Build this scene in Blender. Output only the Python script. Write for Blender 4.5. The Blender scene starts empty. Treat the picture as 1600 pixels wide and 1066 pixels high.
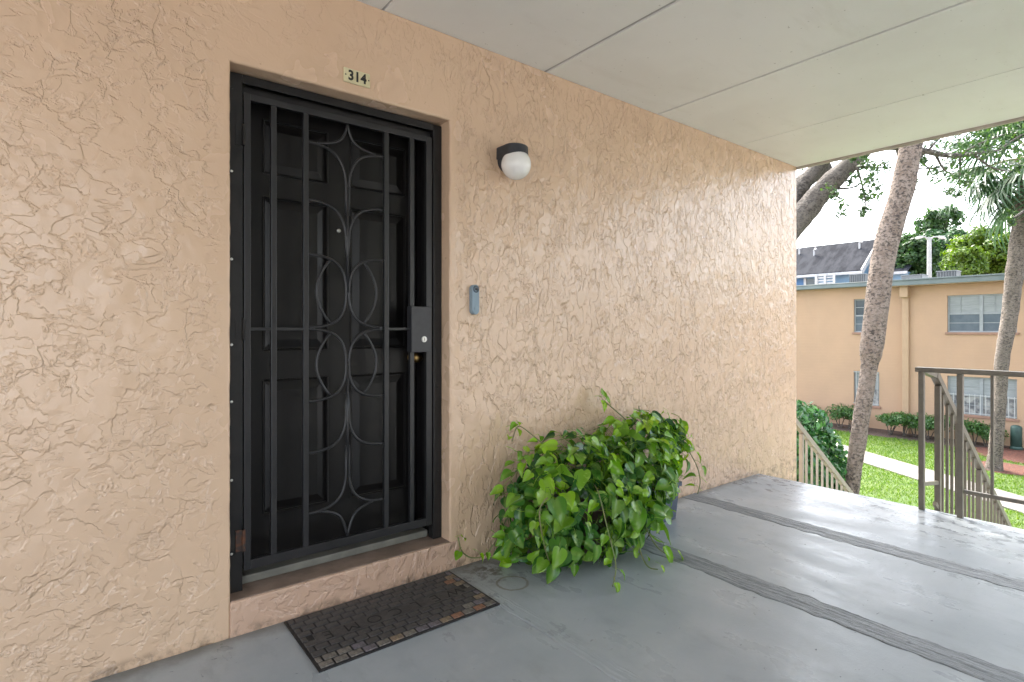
import bpy, bmesh, math, random
import numpy as np
from mathutils import Vector, Matrix, noise as mnoise

SC = bpy.context.scene
COL = SC.collection
R = math.radians
rng = np.random.default_rng(7)
random.seed(7)

# ------------------------------------------------------------------ camera
F_PX, YAW, CY, CAM_H, CAM_D = 875.24, 0.666934, 513.86, 1.2571, 2.5
cam = bpy.data.cameras.new('camera')
camo = bpy.data.objects.new('camera', cam)
COL.objects.link(camo)
camo.location = (0, -CAM_D, CAM_H)
camo.rotation_euler = (R(90), 0, -YAW)
cam.sensor_width = 36
cam.lens = 36 * F_PX / 1600
cam.shift_y = (CY - 533) / 1600
cam.clip_start = 0.05
cam.clip_end = 2000
SC.camera = camo

# ------------------------------------------------------------------ sky, sun, exposure
SUN_EL, SUN_AZ = R(50), R(60)          # azimuth measured from +X towards +Y
W = bpy.data.worlds.new('World')
SC.world = W
W.use_nodes = True
nt = W.node_tree
bg = nt.nodes['Background']
sky = nt.nodes.new('ShaderNodeTexSky')
sky.sky_type = 'NISHITA'
sky.sun_disc = False
sky.sun_elevation = SUN_EL
sky.sun_rotation = R(90) - SUN_AZ
sky.air_density = 1.0
sky.dust_density = 4.0
hs = nt.nodes.new('ShaderNodeHueSaturation')
hs.inputs['Saturation'].default_value = 0.5
nt.links.new(sky.outputs[0], hs.inputs['Color'])
nt.links.new(hs.outputs[0], bg.inputs['Color'])
bg.inputs['Strength'].default_value = 0.15
sun = bpy.data.lights.new('sun', 'SUN')
sun.energy = 1.2
sun.angle = R(16)
sun.color = (1, 0.95, 0.87)
suno = bpy.data.objects.new('sun', sun)
COL.objects.link(suno)
sd = Vector((math.cos(SUN_EL) * math.cos(SUN_AZ), math.cos(SUN_EL) * math.sin(SUN_AZ), math.sin(SUN_EL)))
suno.rotation_euler = sd.to_track_quat('Z', 'Y').to_euler()
suno.location = (20, -10, 30)
SC.view_settings.view_transform = 'Standard'
SC.view_settings.look = 'None'
SC.view_settings.gamma = 1
SC.view_settings.exposure = 2.95
SC.cycles.max_bounces = 8
SC.cycles.diffuse_bounces = 5
SC.cycles.sample_clamp_indirect = 8

# ------------------------------------------------------------------ survey helpers (pixel of the photo + real distance -> place)
SA, CA = math.sin(YAW), math.cos(YAW)
def ray(px, py):
    t = (px - 800) / F_PX
    return Vector((SA + t * CA, CA - t * SA, (CY - py) / F_PX))
CAMP = Vector((0, -CAM_D, CAM_H))
def at(px, py, d): return CAMP + ray(px, py) * d
def on_x(px, py, X): r = ray(px, py); return CAMP + r * (X / r.x)
def on_y(px, py, y): r = ray(px, py); return CAMP + r * ((y + CAM_D) / r.y)
def on_z(px, py, z): r = ray(px, py); return CAMP + r * ((z - CAM_H) / r.z)
GZ = -2.85

# ------------------------------------------------------------------ object helpers
def tag(o, label=None, cat=None, group=None, kind=None):
    if label: o['label'] = label
    if cat: o['category'] = cat
    if group: o['group'] = group
    if kind: o['kind'] = kind
    return o
def link(o, parent=None):
    COL.objects.link(o)
    if parent is not None:
        o.parent = parent
        o.matrix_parent_inverse = Matrix.Identity(4)
    return o
def empty(name, loc=(0, 0, 0), parent=None):
    o = bpy.data.objects.new(name, None)
    o.empty_display_size = 0.1
    o.location = loc
    return link(o, parent)
def mesh_obj(name, me, mat, parent=None, loc=None):
    o = bpy.data.objects.new(name, me)
    if mat is not None and not me.materials: me.materials.append(mat)
    if loc is not None: o.location = loc
    return link(o, parent)
def copy_tree(o, parent=None):
    c = o.copy()
    COL.objects.link(c)
    c.parent = parent
    for ch in list(o.children): copy_tree(ch, c)
    return c

class MB:
    def __init__(s): s.v = []; s.f = []
    def add(s, vs, fs):
        b = len(s.v)
        s.v += [tuple(v) for v in vs]
        s.f += [tuple(b + i for i in f) for f in fs]
        return s
    def box(s, x0, x1, y0, y1, z0, z1, bev=0.0):
        if bev <= 0:
            return s.add([(x, y, z) for z in (z0, z1) for y in (y0, y1) for x in (x0, x1)],
                [(0, 2, 3, 1), (4, 5, 7, 6), (0, 1, 5, 4), (2, 6, 7, 3), (0, 4, 6, 2), (1, 3, 7, 5)])
        bm = bmesh.new()
        bmesh.ops.create_cube(bm, size=1)
        for v in bm.verts:
            v.co = Vector(((x0 + x1) / 2 + v.co.x * (x1 - x0), (y0 + y1) / 2 + v.co.y * (y1 - y0), (z0 + z1) / 2 + v.co.z * (z1 - z0)))
        bmesh.ops.bevel(bm, geom=bm.edges[:], offset=bev, segments=2, affect='EDGES', profile=0.6)
        bm.verts.index_update()
        s.add([v.co[:] for v in bm.verts], [[v.index for v in f.verts] for f in bm.faces])
        bm.free()
        return s
    def tube(s, pts, rad, n=8, cap=True, sq=False):
        pts = [Vector(p) for p in pts]
        m = len(pts)
        rads = rad if hasattr(rad, '__len__') else [rad] * m
        vs, fs = [], []
        up = None
        for i, p in enumerate(pts):
            d = (pts[min(i + 1, m - 1)] - pts[max(i - 1, 0)]).normalized()
            if up is None:
                up = Vector((0, 0, 1)) if abs(d.z) < 0.9 else Vector((0, 1, 0))
            a = d.cross(up).normalized()
            b = a.cross(d).normalized()
            up = b
            for k in range(n):
                th = 2 * math.pi * (k + (0.5 if sq else 0)) / n
                vs.append(p + (a * math.cos(th) + b * math.sin(th)) * rads[i])
        for i in range(m - 1):
            for k in range(n):
                k2 = (k + 1) % n
                fs.append((i * n + k, i * n + k2, (i + 1) * n + k2, (i + 1) * n + k))
        if cap:
            fs.append(tuple(range(n - 1, -1, -1)))
            fs.append(tuple((m - 1) * n + k for k in range(n)))
        return s.add(vs, fs)
    def lathe(s, prof, n=32, c=(0, 0, 0)):
        vs, fs = [], []
        for (r, z) in prof:
            for k in range(n):
                th = 2 * math.pi * k / n
                vs.append((c[0] + r * math.cos(th), c[1] + r * math.sin(th), c[2] + z))
        for i in range(len(prof) - 1):
            for k in range(n):
                k2 = (k + 1) % n
                fs.append((i * n + k, i * n + k2, (i + 1) * n + k2, (i + 1) * n + k))
        if prof[0][0] > 1e-5: fs.append(tuple(range(n - 1, -1, -1)))
        if prof[-1][0] > 1e-5: fs.append(tuple((len(prof) - 1) * n + k for k in range(n)))
        return s.add(vs, fs)
    def mesh(s, name, smooth=False):
        me = bpy.data.meshes.new(name)
        me.from_pydata(s.v, [], s.f)
        me.update()
        if smooth: me.polygons.foreach_set('use_smooth', [True] * len(me.polygons))
        return me
    def build(s, name, mat, parent=None, smooth=False, loc=None):
        return mesh_obj(name, s.mesh(name, smooth), mat, parent, loc)

def quads_mesh(name, V, nper=4, smooth=False):
    """V: (n, nper, 3) array; every entry is one face."""
    n = V.shape[0]
    me = bpy.data.meshes.new(name)
    me.vertices.add(n * nper)
    me.vertices.foreach_set('co', V.reshape(-1).astype(np.float32))
    me.loops.add(n * nper)
    me.loops.foreach_set('vertex_index', np.arange(n * nper, dtype=np.int32))
    me.polygons.add(n)
    me.polygons.foreach_set('loop_start', np.arange(0, n * nper, nper, dtype=np.int32))
    me.polygons.foreach_set('loop_total', np.full(n, nper, dtype=np.int32))
    me.update(calc_edges=True)
    me.validate()
    return me
def unit(a): return a / (np.linalg.norm(a, axis=-1, keepdims=True) + 1e-9)
def leaf_quads(P, N, size, aspect=0.5, droop=0.3):
    """folded leaf diamonds at P facing about N"""
    n = len(P)
    T = unit(np.cross(N, rng.normal(size=(n, 3))))
    T[:, 2] -= droop
    T = unit(T)
    B = unit(np.cross(N, T))
    N2 = unit(np.cross(T, B))
    s = (size * rng.uniform(0.6, 1.25, n))[:, None]
    a = P - T * s * 0.5
    c = P + T * s * 0.5 - N2 * s * 0.12
    b = P + B * s * aspect * 0.5 + N2 * s * 0.08
    d = P - B * s * aspect * 0.5 + N2 * s * 0.08
    return np.stack([a, b, c, d], 1)
def clump_leaves(clumps, n_per, size, aspect=0.5, droop=0.3, shell=0.55):
    out = []
    for (c, r) in clumps:
        r = np.array(r if hasattr(r, '__len__') else (r, r, r), float)
        vol = max(8, int(n_per))
        d = unit(rng.normal(size=(vol, 3)))
        rad = shell + (1 - shell) * rng.random(vol) ** 0.6
        rad *= 1 + 0.22 * np.sin(d[:, 0] * 5 + c[0]) * np.cos(d[:, 2] * 4 + c[1])
        P = np.array(c) + d * rad[:, None] * r
        N = unit(d + rng.normal(size=(vol, 3)) * 0.55 + np.array([0, 0, 0.5]))
        out.append(leaf_quads(P, N, size, aspect, droop))
    return np.concatenate(out)

# ------------------------------------------------------------------ materials
def new_mat(name):
    m = bpy.data.materials.new(name)
    m.use_nodes = True
    n = m.node_tree.nodes
    return m, m.node_tree, n['Principled BSDF']
class NG:
    """small node-graph helper"""
    def __init__(s, tree): s.t = tree
    def node(s, typ, **kw):
        n = s.t.nodes.new(typ)
        for k, v in kw.items(): setattr(n, k, v)
        return n
    def put(s, inp, val):
        if hasattr(val, 'is_linked') or isinstance(val, bpy.types.NodeSocket): s.t.links.new(val, inp)
        else: inp.default_value = val
    def coord(s, kind='Object'):
        return s.node('ShaderNodeTexCoord').outputs[kind]
    def mapping(s, vec, scale=(1, 1, 1), loc=(0, 0, 0), rot=(0, 0, 0)):
        n = s.node('ShaderNodeMapping')
        s.put(n.inputs['Vector'], vec)
        n.inputs['Scale'].default_value = scale
        n.inputs['Location'].default_value = loc
        n.inputs['Rotation'].default_value = rot
        return n.outputs[0]
    def noise(s, vec, scale, detail=3, rough=0.55, dist=0.0, out='Fac'):
        n = s.node('ShaderNodeTexNoise')
        s.put(n.inputs['Vector'], vec)
        n.inputs['Scale'].default_value = scale
        n.inputs['Detail'].default_value = detail
        n.inputs['Roughness'].default_value = rough
        n.inputs['Distortion'].default_value = dist
        return n.outputs[out]
    def math(s, op, a, b=0.0, c=0.0, clamp=False):
        n = s.node('ShaderNodeMath', operation=op, use_clamp=clamp)
        s.put(n.inputs[0], a); s.put(n.inputs[1], b); s.put(n.inputs[2], c)
        return n.outputs[0]
    def ramp(s, x, a, b, lo=0.0, hi=1.0, smooth=True):
        n = s.node('ShaderNodeMapRange', interpolation_type='SMOOTHSTEP' if smooth else 'LINEAR')
        s.put(n.inputs[0], x); s.put(n.inputs[1], a); s.put(n.inputs[2], b); s.put(n.inputs[3], lo); s.put(n.inputs[4], hi)
        return n.outputs[0]
    def mix(s, fac, a, b):
        n = s.node('ShaderNodeMix', data_type='RGBA')
        s.put(n.inputs['Factor'], fac)
        s.put(n.inputs['A'], a if not isinstance(a, tuple) else (*a, 1) if len(a) == 3 else a)
        s.put(n.inputs['B'], b if not isinstance(b, tuple) else (*b, 1) if len(b) == 3 else b)
        return n.outputs['Result']
    def fmix(s, fac, a, b):
        n = s.node('ShaderNodeMix', data_type='FLOAT')
        s.put(n.inputs['Factor'], fac); s.put(n.inputs['A'], a); s.put(n.inputs['B'], b)
        return n.outputs['Result']
    def sep(s, vec):
        n = s.node('ShaderNodeSeparateXYZ'); s.put(n.inputs[0], vec); return n.outputs
    def vadd(s, a, b, scale=None):
        if scale is not None:
            m = s.node('ShaderNodeVectorMath', operation='SCALE'); s.put(m.inputs[0], b); m.inputs['Scale'].default_value = scale
            b = m.outputs[0]
        n = s.node('ShaderNodeVectorMath', operation='ADD'); s.put(n.inputs[0], a); s.put(n.inputs[1], b)
        return n.outputs[0]
    def bump(s, h, dist, strength=1.0, normal=None):
        n = s.node('ShaderNodeBump')
        n.inputs['Strength'].default_value = strength
        n.inputs['Distance'].default_value = dist
        s.put(n.inputs['Height'], h)
        if normal is not None: s.put(n.inputs['Normal'], normal)
        return n.outputs[0]

def simple(name, c1, c2=None, rough=0.5, scale=8, bump=0.0, bscale=60, metal=0.0, spec=0.5, rvar=0.0, stretch=(1, 1, 1)):
    m, t, p = new_mat(name)
    g = NG(t)
    co = g.mapping(g.coord(), stretch)
    c2 = c2 or tuple(x * 0.8 for x in c1)
    n = g.noise(co, scale, 5, 0.6)
    g.put(p.inputs['Base Color'], g.mix(g.ramp(n, 0.35, 0.65), c1, c2))
    g.put(p.inputs['Roughness'], g.ramp(n, 0.3, 0.7, rough - rvar, rough + rvar) if rvar else rough)
    p.inputs['Metallic'].default_value = metal
    p.inputs['Specular IOR Level'].default_value = spec
    if bump: g.put(p.inputs['Normal'], g.bump(g.noise(co, bscale, 4, 0.6), bump))
    return m

def stucco(name, col, col2, plain=False):
    m, t, p = new_mat(name)
    g = NG(t)
    co = g.coord()
    x, y, z = g.sep(co)
    warp = g.noise(co, 3.0, 2, 0.5, out='Color')
    base = g.vadd(co, warp, 0.05)
    k = g.math('GREATER_THAN', x, 1.03)          # the coat was trowelled differently on either side of the door
    def layer(scl, scr, th, off, ampl, ampr, ml, mr, ms=4.5, width=0.024):
        # one trowelled coat: flat plateaus with crisp torn edges that come and go
        cb = g.node('ShaderNodeCombineXYZ')
        for q in range(3): g.put(cb.inputs[q], g.fmix(k, float(scl[q]), float(scr[q])))
        vm = g.node('ShaderNodeVectorMath', operation='MULTIPLY_ADD')
        g.put(vm.inputs[0], base); g.put(vm.inputs[1], cb.outputs[0]); vm.inputs[2].default_value = (off, off * 2.3, off * 0.7)
        n1 = g.noise(vm.outputs[0], 1.0, 4.5, 0.52, 0.3)
        step_ = g.math('SUBTRACT', g.ramp(n1, th - width, th + width), 0.5)
        lo = g.fmix(k, ml, mr)
        msk = g.ramp(g.noise(g.mapping(co, (ms, ms, ms), (off + 4, 3, off)), 1.0, 2, 0.55), lo, g.math('ADD', lo, 0.13))
        return g.math('MULTIPLY', g.math('MULTIPLY', step_, msk), g.fmix(k, ampl, ampr))
    h = g.math('ADD', g.math('ADD', layer((8, 8, 9), (11, 11, 6), 0.46, 13.0, 0.9, 1.15, 0.36, 0.34), layer((12, 12, 9), (15, 15, 7.5), 0.53, 21.0, 0.8, 1.1, 0.40, 0.38)),
               g.math('ADD', layer((9, 9, 15), (20, 20, 11), 0.47, 33.0, 0.7, 0.9, 0.40, 0.42), layer((24, 24, 20), (26, 26, 17), 0.55, 41.0, 0.5, 0.7, 0.5, 0.46, 6)))
    # smooth trowelled band round the door opening
    dx = g.math('ABSOLUTE', g.math('SUBTRACT', x, 1.03))
    band = g.ramp(dx, 0.545, 0.60, 0.15, 1.0)
    above = g.ramp(z, 2.36, 2.62, 0.0, 1.0)
    band = g.math('MAXIMUM', band, g.math('MULTIPLY', above, 0.55))
    if not plain: h = g.math('MULTIPLY', h, band)
    fine = g.noise(co, 90, 3, 0.6)
    mid = g.noise(co, 9, 4, 0.55)
    hh = g.math('ADD', h, g.math('ADD', g.math('MULTIPLY', fine, 0.07), g.math('MULTIPLY', mid, 0.45)))
    g.put(p.inputs['Normal'], g.bump(hh, 0.0040))
    big = g.noise(co, 1.3, 4, 0.6)
    c = g.mix(g.ramp(big, 0.3, 0.7), col, col2)
    # grime along the foot of the wall
    foot = g.math('MULTIPLY', g.ramp(z, 0.015, 0.05, 1.0, 0.0), g.ramp(g.noise(co, 14, 5, 0.7), 0.42, 0.62))
    c = g.mix(g.math('MULTIPLY', foot, 0.5), c, (0.10, 0.075, 0.05))
    spots = g.ramp(g.noise(co, 26, 2, 0.5), 0.73, 0.78)
    c = g.mix(g.math('MULTIPLY', spots, 0.35), c, (0.30, 0.19, 0.11))
    g.put(p.inputs['Base Color'], c)
    g.put(p.inputs['Roughness'], g.ramp(g.noise(co, 3, 3, 0.6), 0.3, 0.7, 0.21, 0.29))
    p.inputs['Specular IOR Level'].default_value = 0.8
    return m

def floor_mat(name):
    m, t, p = new_mat(name)
    g = NG(t)
    co = g.coord()
    x, y, z = g.sep(co)
    big = g.noise(co, 1.6, 5, 0.62)
    med = g.noise(g.mapping(co, (7, 3, 7)), 1, 5, 0.65)
    c = g.mix(g.ramp(big, 0.3, 0.7), (0.30, 0.33, 0.35), (0.38, 0.405, 0.42))
    c = g.mix(g.ramp(med, 0.5, 0.75, 0, 0.55), c, (0.225, 0.245, 0.255))
    # paint worn lighter and blotchy
    worn = g.math('MULTIPLY', g.ramp(g.noise(co, 22, 6, 0.7), 0.56, 0.68), g.ramp(big, 0.45, 0.6))
    c = g.mix(g.math('MULTIPLY', worn, 0.45), c, (0.36, 0.37, 0.36))
    chips = g.ramp(g.noise(g.mapping(co, (13, 30, 13)), 1, 4, 0.62), 0.675, 0.70)
    c = g.mix(g.math('MULTIPLY', chips, 0.5), c, (0.07, 0.072, 0.075))
    # chalky patches near the landing edge
    edge = g.ramp(x, 3.85, 4.4)
    chalk = g.math('MULTIPLY', g.ramp(g.noise(g.mapping(co, (9, 5, 9)), 1, 6, 0.72), 0.5, 0.64), edge)
    c = g.mix(g.math('MULTIPLY', chalk, 0.45), c, (0.38, 0.39, 0.39))
    dk = g.math('MULTIPLY', g.ramp(g.noise(g.mapping(co, (12, 7, 12), (5, 1, 0)), 1, 6, 0.72), 0.50, 0.58), edge)
    c = g.mix(g.math('MULTIPLY', dk, 0.75), c, (0.10, 0.11, 0.12))
    # dirt along the wall foot and under the plants
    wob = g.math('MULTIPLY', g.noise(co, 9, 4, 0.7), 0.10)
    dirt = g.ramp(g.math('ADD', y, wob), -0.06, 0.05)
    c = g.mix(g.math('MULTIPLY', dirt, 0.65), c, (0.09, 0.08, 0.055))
    # ring left by a flower pot
    r = g.math('SQRT', g.math('ADD', g.math('POWER', g.math('SUBTRACT', x, 1.715), 2), g.math('POWER', g.math('ADD', y, 0.325), 2)))
    r = g.math('ADD', r, g.math('MULTIPLY', g.math('SUBTRACT', g.noise(co, 30, 3, 0.6), 0.5), 0.02))
    ring = g.ramp(g.math('ABSOLUTE', g.math('SUBTRACT', r, 0.075)), 0.002, 0.011, 1, 0)
    c = g.mix(g.math('MULTIPLY', ring, 0.55), c, (0.16, 0.11, 0.04))
    r2 = g.math('SQRT', g.math('ADD', g.math('POWER', g.math('SUBTRACT', x, 1.70), 2), g.math('POWER', g.math('ADD', y, 0.14), 2)))
    blot = g.math('MULTIPLY', g.ramp(r2, 0.03, 0.22, 1, 0), g.ramp(g.noise(co, 16, 5, 0.7), 0.42, 0.6))
    c = g.mix(g.math('MULTIPLY', blot, 0.8), c, (0.07, 0.05, 0.028))
    g.put(p.inputs['Base Color'], c)
    ro = g.ramp(g.noise(g.mapping(co, (5, 2.2, 5)), 1, 5, 0.6), 0.3, 0.7, 0.24, 0.46)
    ro = g.math('ADD', ro, g.math('MULTIPLY', g.math('MAXIMUM', worn, chips), 0.2))
    ro = g.math('ADD', ro, g.math('MULTIPLY', dk, -0.14))
    p.inputs['Specular IOR Level'].default_value = 0.36
    g.put(p.inputs['Roughness'], ro)
    hb = g.math('ADD', g.math('MULTIPLY', g.noise(g.mapping(co, (4, 30, 4)), 1, 4, 0.6), 0.6), g.math('ADD', g.math('MULTIPLY', g.noise(co, 70, 4, 0.7), 0.35), g.math('MULTIPLY', chips, -0.8)))
    g.put(p.inputs['Normal'], g.bump(hb, 0.0016))
    return m

def leaf_mat(name, cols, rough=0.4, trans=0.25, spots=None):
    m, t, p = new_mat(name)
    g = NG(t)
    info = g.node('ShaderNodeObjectInfo').outputs['Random']
    isl = g.node('ShaderNodeNewGeometry').outputs['Random Per Island']
    rnd = g.math('FRACT', g.math('ADD', info, isl))
    cr = g.node('ShaderNodeValToRGB')
    e = cr.color_ramp.elements
    e[0].color = (*cols[0], 1); e[1].color = (*cols[-1], 1)
    for i, c in enumerate(cols[1:-1]):
        el = e.new((i + 1) / (len(cols) - 1)); el.color = (*c, 1)
    g.put(cr.inputs[0], rnd)
    c = cr.outputs[0]
    co = g.coord()
    if spots:
        sep = g.sep(co)
        v = g.mapping(co, (9, 2.4, 9))
        comb = g.node('ShaderNodeCombineXYZ')
        g.put(comb.inputs[0], g.math('MULTIPLY', rnd, 37.0)); g.put(comb.inputs[1], g.math('MULTIPLY', rnd, 91.0))
        v = g.vadd(v, comb.outputs[0])
        s = g.ramp(g.noise(v, 1.6, 4, 0.65, 0.6), 0.54, 0.66)
        amt = g.ramp(g.math('FRACT', g.math('MULTIPLY', rnd, 7.3)), 0.25, 0.9)
        c = g.mix(g.math('MULTIPLY', s, amt), c, spots)
        mid = g.ramp(g.math('ABSOLUTE', sep[0]), 0.004, 0.022, 0.45, 0)
        c = g.mix(mid, c, (0.22, 0.34, 0.06))
        hb = g.math('ADD', g.ramp(g.math('ABSOLUTE', sep[0]), 0.0, 0.06), g.noise(g.mapping(co, (6, 14, 6)), 1, 2, 0.5))
        g.put(p.inputs['Normal'], g.bump(hb, 0.05, 0.35))
    g.put(p.inputs['Base Color'], c)
    p.inputs['Roughness'].default_value = rough
    tr = g.node('ShaderNodeBsdfTranslucent')
    hsv = g.node('ShaderNodeHueSaturation'); hsv.inputs['Value'].default_value = 1.6; hsv.inputs['Saturation'].default_value = 1.1
    g.put(hsv.inputs['Color'], c); g.put(tr.inputs['Color'], hsv.outputs[0])
    mx = g.node('ShaderNodeMixShader'); mx.inputs[0].default_value = trans
    out = t.nodes['Material Output']
    t.links.new(p.outputs[0], mx.inputs[1]); t.links.new(tr.outputs[0], mx.inputs[2]); t.links.new(mx.outputs[0], out.inputs['Surface'])
    return m

def glass_mat(name, tint=(0.05, 0.06, 0.07), rough=0.05):
    m, t, p = new_mat(name)
    p.inputs['Base Color'].default_value = (*tint, 1)
    p.inputs['Roughness'].default_value = rough
    p.inputs['Specular IOR Level'].default_value = 0.8
    return m

M = {}
PEACH, PEACH2 = (0.655, 0.46, 0.312), (0.61, 0.422, 0.282)
M['stucco'] = stucco('peach stucco', PEACH, PEACH2)
M['step'] = stucco('step stucco', (0.60, 0.40, 0.285), (0.53, 0.35, 0.25), True)
M['sill'] = simple('sill paint', (0.2730, 0.1950, 0.1495), (0.1950, 0.1365, 0.1040), 0.55, 9, 0.002, 40)
def ceiling_mat():
    m, t, p = new_mat('ceiling paint')
    g = NG(t); co = g.coord()
    n = g.noise(co, 0.9, 5, 0.6)
    c = g.mix(g.ramp(n, 0.35, 0.65), (0.84, 0.835, 0.81), (0.79, 0.78, 0.75))
    st = g.ramp(g.noise(g.mapping(co, (1.2, 5, 1.2)), 1, 5, 0.65), 0.55, 0.75, 0, 0.35)
    c = g.mix(st, c, (0.70, 0.68, 0.63))
    sp = g.ramp(g.noise(co, 34, 2, 0.5), 0.725, 0.745)
    c = g.mix(g.math('MULTIPLY', sp, 0.5), c, (0.36, 0.34, 0.30))
    g.put(p.inputs['Base Color'], c)
    p.inputs['Roughness'].default_value = 0.5
    g.put(p.inputs['Normal'], g.bump(g.math('ADD', g.noise(co, 110, 4, 0.6), g.math('MULTIPLY', g.noise(g.mapping(co, (2, 9, 2)), 1, 4, 0.6), 3.0)), 0.0012))
    return m
M['ceiling'] = ceiling_mat()
M['ceil_trim'] = simple('drip edge', (0.46, 0.41, 0.35), (0.38, 0.33, 0.28), 0.5, 6)
M['joint'] = simple('joint filler', (0.52, 0.51, 0.49), (0.44, 0.43, 0.41), 0.8, 6)
M['floor'] = floor_mat('painted concrete')
def strip_mat():
    m, t, p = new_mat('rough patched joint')
    g = NG(t); co = g.coord()
    n = g.noise(g.mapping(co, (60, 5, 60)), 1, 5, 0.7)
    n2 = g.noise(co, 45, 5, 0.7)
    c = g.mix(g.ramp(n, 0.35, 0.65), (0.135, 0.15, 0.16), (0.27, 0.29, 0.305))
    c = g.mix(g.ramp(n2, 0.55, 0.7, 0, 0.6), c, (0.085, 0.085, 0.085))
    g.put(p.inputs['Base Color'], c)
    p.inputs['Roughness'].default_value = 0.5
    g.put(p.inputs['Normal'], g.bump(g.math('ADD', n2, n), 0.004))
    return m
M['strip'] = strip_mat()
M['black'] = simple('black enamel', (0.0085, 0.008, 0.0085), (0.013, 0.012, 0.012), 0.38, 12, 0.0006, 90, rvar=0.08, spec=0.4)
M['black_bar'] = simple('black bar enamel', (0.014, 0.014, 0.015), (0.018, 0.017, 0.018), 0.34, 6, 0.0005, 120, rvar=0.06)
M['scroll'] = simple('worn scroll enamel', (0.0146, 0.0146, 0.0161), (0.0205, 0.0197, 0.0205), 0.38, 9, rvar=0.06)
M['black_door'] = simple('black door paint', (0.0050, 0.0042, 0.0040), (0.0068, 0.0058, 0.0055), 0.34, 3, 0, 120, spec=0.35)
M['rust'] = simple('rusty hinge', (0.035, 0.026, 0.023), (0.12, 0.045, 0.02), 0.6, 40)
M['lockmetal'] = simple('lock plate', (0.030, 0.030, 0.034), (0.022, 0.022, 0.025), 0.38, 20)
M['chrome'] = simple('key cylinder', (0.62, 0.61, 0.58), (0.45, 0.44, 0.42), 0.3, 60, metal=1.0)
M['brass'] = simple('aged brass', (0.42, 0.27, 0.10), (0.22, 0.14, 0.06), 0.32, 30, metal=1.0)
M['threshold'] = simple('threshold', (0.1950, 0.1885, 0.1560), (0.1365, 0.1300, 0.1105), 0.5, 7)
M['plate'] = simple('cream plate', (0.66, 0.60, 0.38), (0.56, 0.50, 0.30), 0.45, 22)
M['ink'] = simple('black print', (0.015, 0.015, 0.015), (0.02, 0.02, 0.02), 0.5)
M['lampblack'] = simple('charcoal plastic', (0.030, 0.033, 0.040), (0.024, 0.026, 0.030), 0.45, 30)
M['bell'] = simple('blue grey plastic', (0.22, 0.30, 0.36), (0.20, 0.275, 0.33), 0.35, 10)
M['bell_dark'] = simple('dark slate plastic', (0.05, 0.075, 0.10), (0.04, 0.06, 0.08), 0.25, 10)
def opal():
    m, t, p = new_mat('opal glass')
    p.inputs['Base Color'].default_value = (0.80, 0.79, 0.76, 1)
    p.inputs['Roughness'].default_value = 0.16
    p.inputs['Subsurface Weight'].default_value = 0.35
    p.inputs['Subsurface Radius'].default_value = (0.04, 0.04, 0.04)
    p.inputs['Subsurface Scale'].default_value = 1.0
    return m
M['opal'] = opal()
M['rubber'] = simple('black rubber', (0.012, 0.0115, 0.012), (0.018, 0.017, 0.017), 0.62, 10, 0.002, 90)
M['rubber2'] = simple('worn rubber', (0.0810, 0.0729, 0.0688), (0.0486, 0.0446, 0.0432), 0.6, 25, 0.002, 90)
M['mat_tan'] = simple('worn tan block', (0.27, 0.20, 0.13), (0.13, 0.10, 0.075), 0.7, 60, 0.001, 90)
M['mat_lilac'] = simple('worn lilac block', (0.17, 0.15, 0.165), (0.09, 0.078, 0.08), 0.7, 60, 0.001, 90)
M['mat_grey'] = simple('worn grey block', (0.21, 0.185, 0.155), (0.10, 0.09, 0.08), 0.7, 60, 0.001, 90)
M['mat_orange'] = simple('worn orange block', (0.30, 0.15, 0.09), (0.16, 0.085, 0.055), 0.7, 60, 0.001, 90)
M['groove'] = simple('letter groove', (0.008, 0.008, 0.008), (0.012, 0.012, 0.012), 0.7)
M['planter'] = simple('slate plastic planter', (0.085, 0.105, 0.145), (0.065, 0.08, 0.11), 0.45, 8)
M['brownpot'] = simple('brown plastic pot', (0.060, 0.036, 0.026), (0.045, 0.028, 0.020), 0.5, 8)
M['soil'] = simple('soil', (0.03, 0.022, 0.016), (0.05, 0.036, 0.025), 0.9, 40, 0.01, 60)
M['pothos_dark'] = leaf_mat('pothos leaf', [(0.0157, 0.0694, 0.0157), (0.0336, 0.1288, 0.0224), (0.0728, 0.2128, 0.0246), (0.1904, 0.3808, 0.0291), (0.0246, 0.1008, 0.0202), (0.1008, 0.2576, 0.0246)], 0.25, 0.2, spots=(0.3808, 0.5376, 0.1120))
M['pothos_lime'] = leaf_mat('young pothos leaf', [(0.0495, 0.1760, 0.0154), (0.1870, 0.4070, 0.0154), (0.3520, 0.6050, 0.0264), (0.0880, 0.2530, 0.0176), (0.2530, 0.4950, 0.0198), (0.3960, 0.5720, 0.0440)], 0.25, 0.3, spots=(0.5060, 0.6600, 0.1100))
M['vine'] = simple('vine', (0.14, 0.20, 0.05), (0.20, 0.17, 0.07), 0.5, 20)
M['rail'] = simple('taupe rail paint', (0.1862, 0.1628, 0.1310), (0.1546, 0.1352, 0.1104), 0.38, 14, 0.0006, 80)
M['rail_pale'] = simple('pale rail paint', (0.3200, 0.2800, 0.2160), (0.2720, 0.2400, 0.1840), 0.42, 14, 0.0006, 80)
M['concrete'] = simple('stair concrete', (0.27, 0.27, 0.26), (0.21, 0.21, 0.20), 0.7, 5, 0.002, 60)
M['path'] = simple('pavement concrete', (0.1716, 0.1560, 0.1404), (0.1404, 0.1287, 0.1170), 0.8, 2.5, 0.002, 40)
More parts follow.
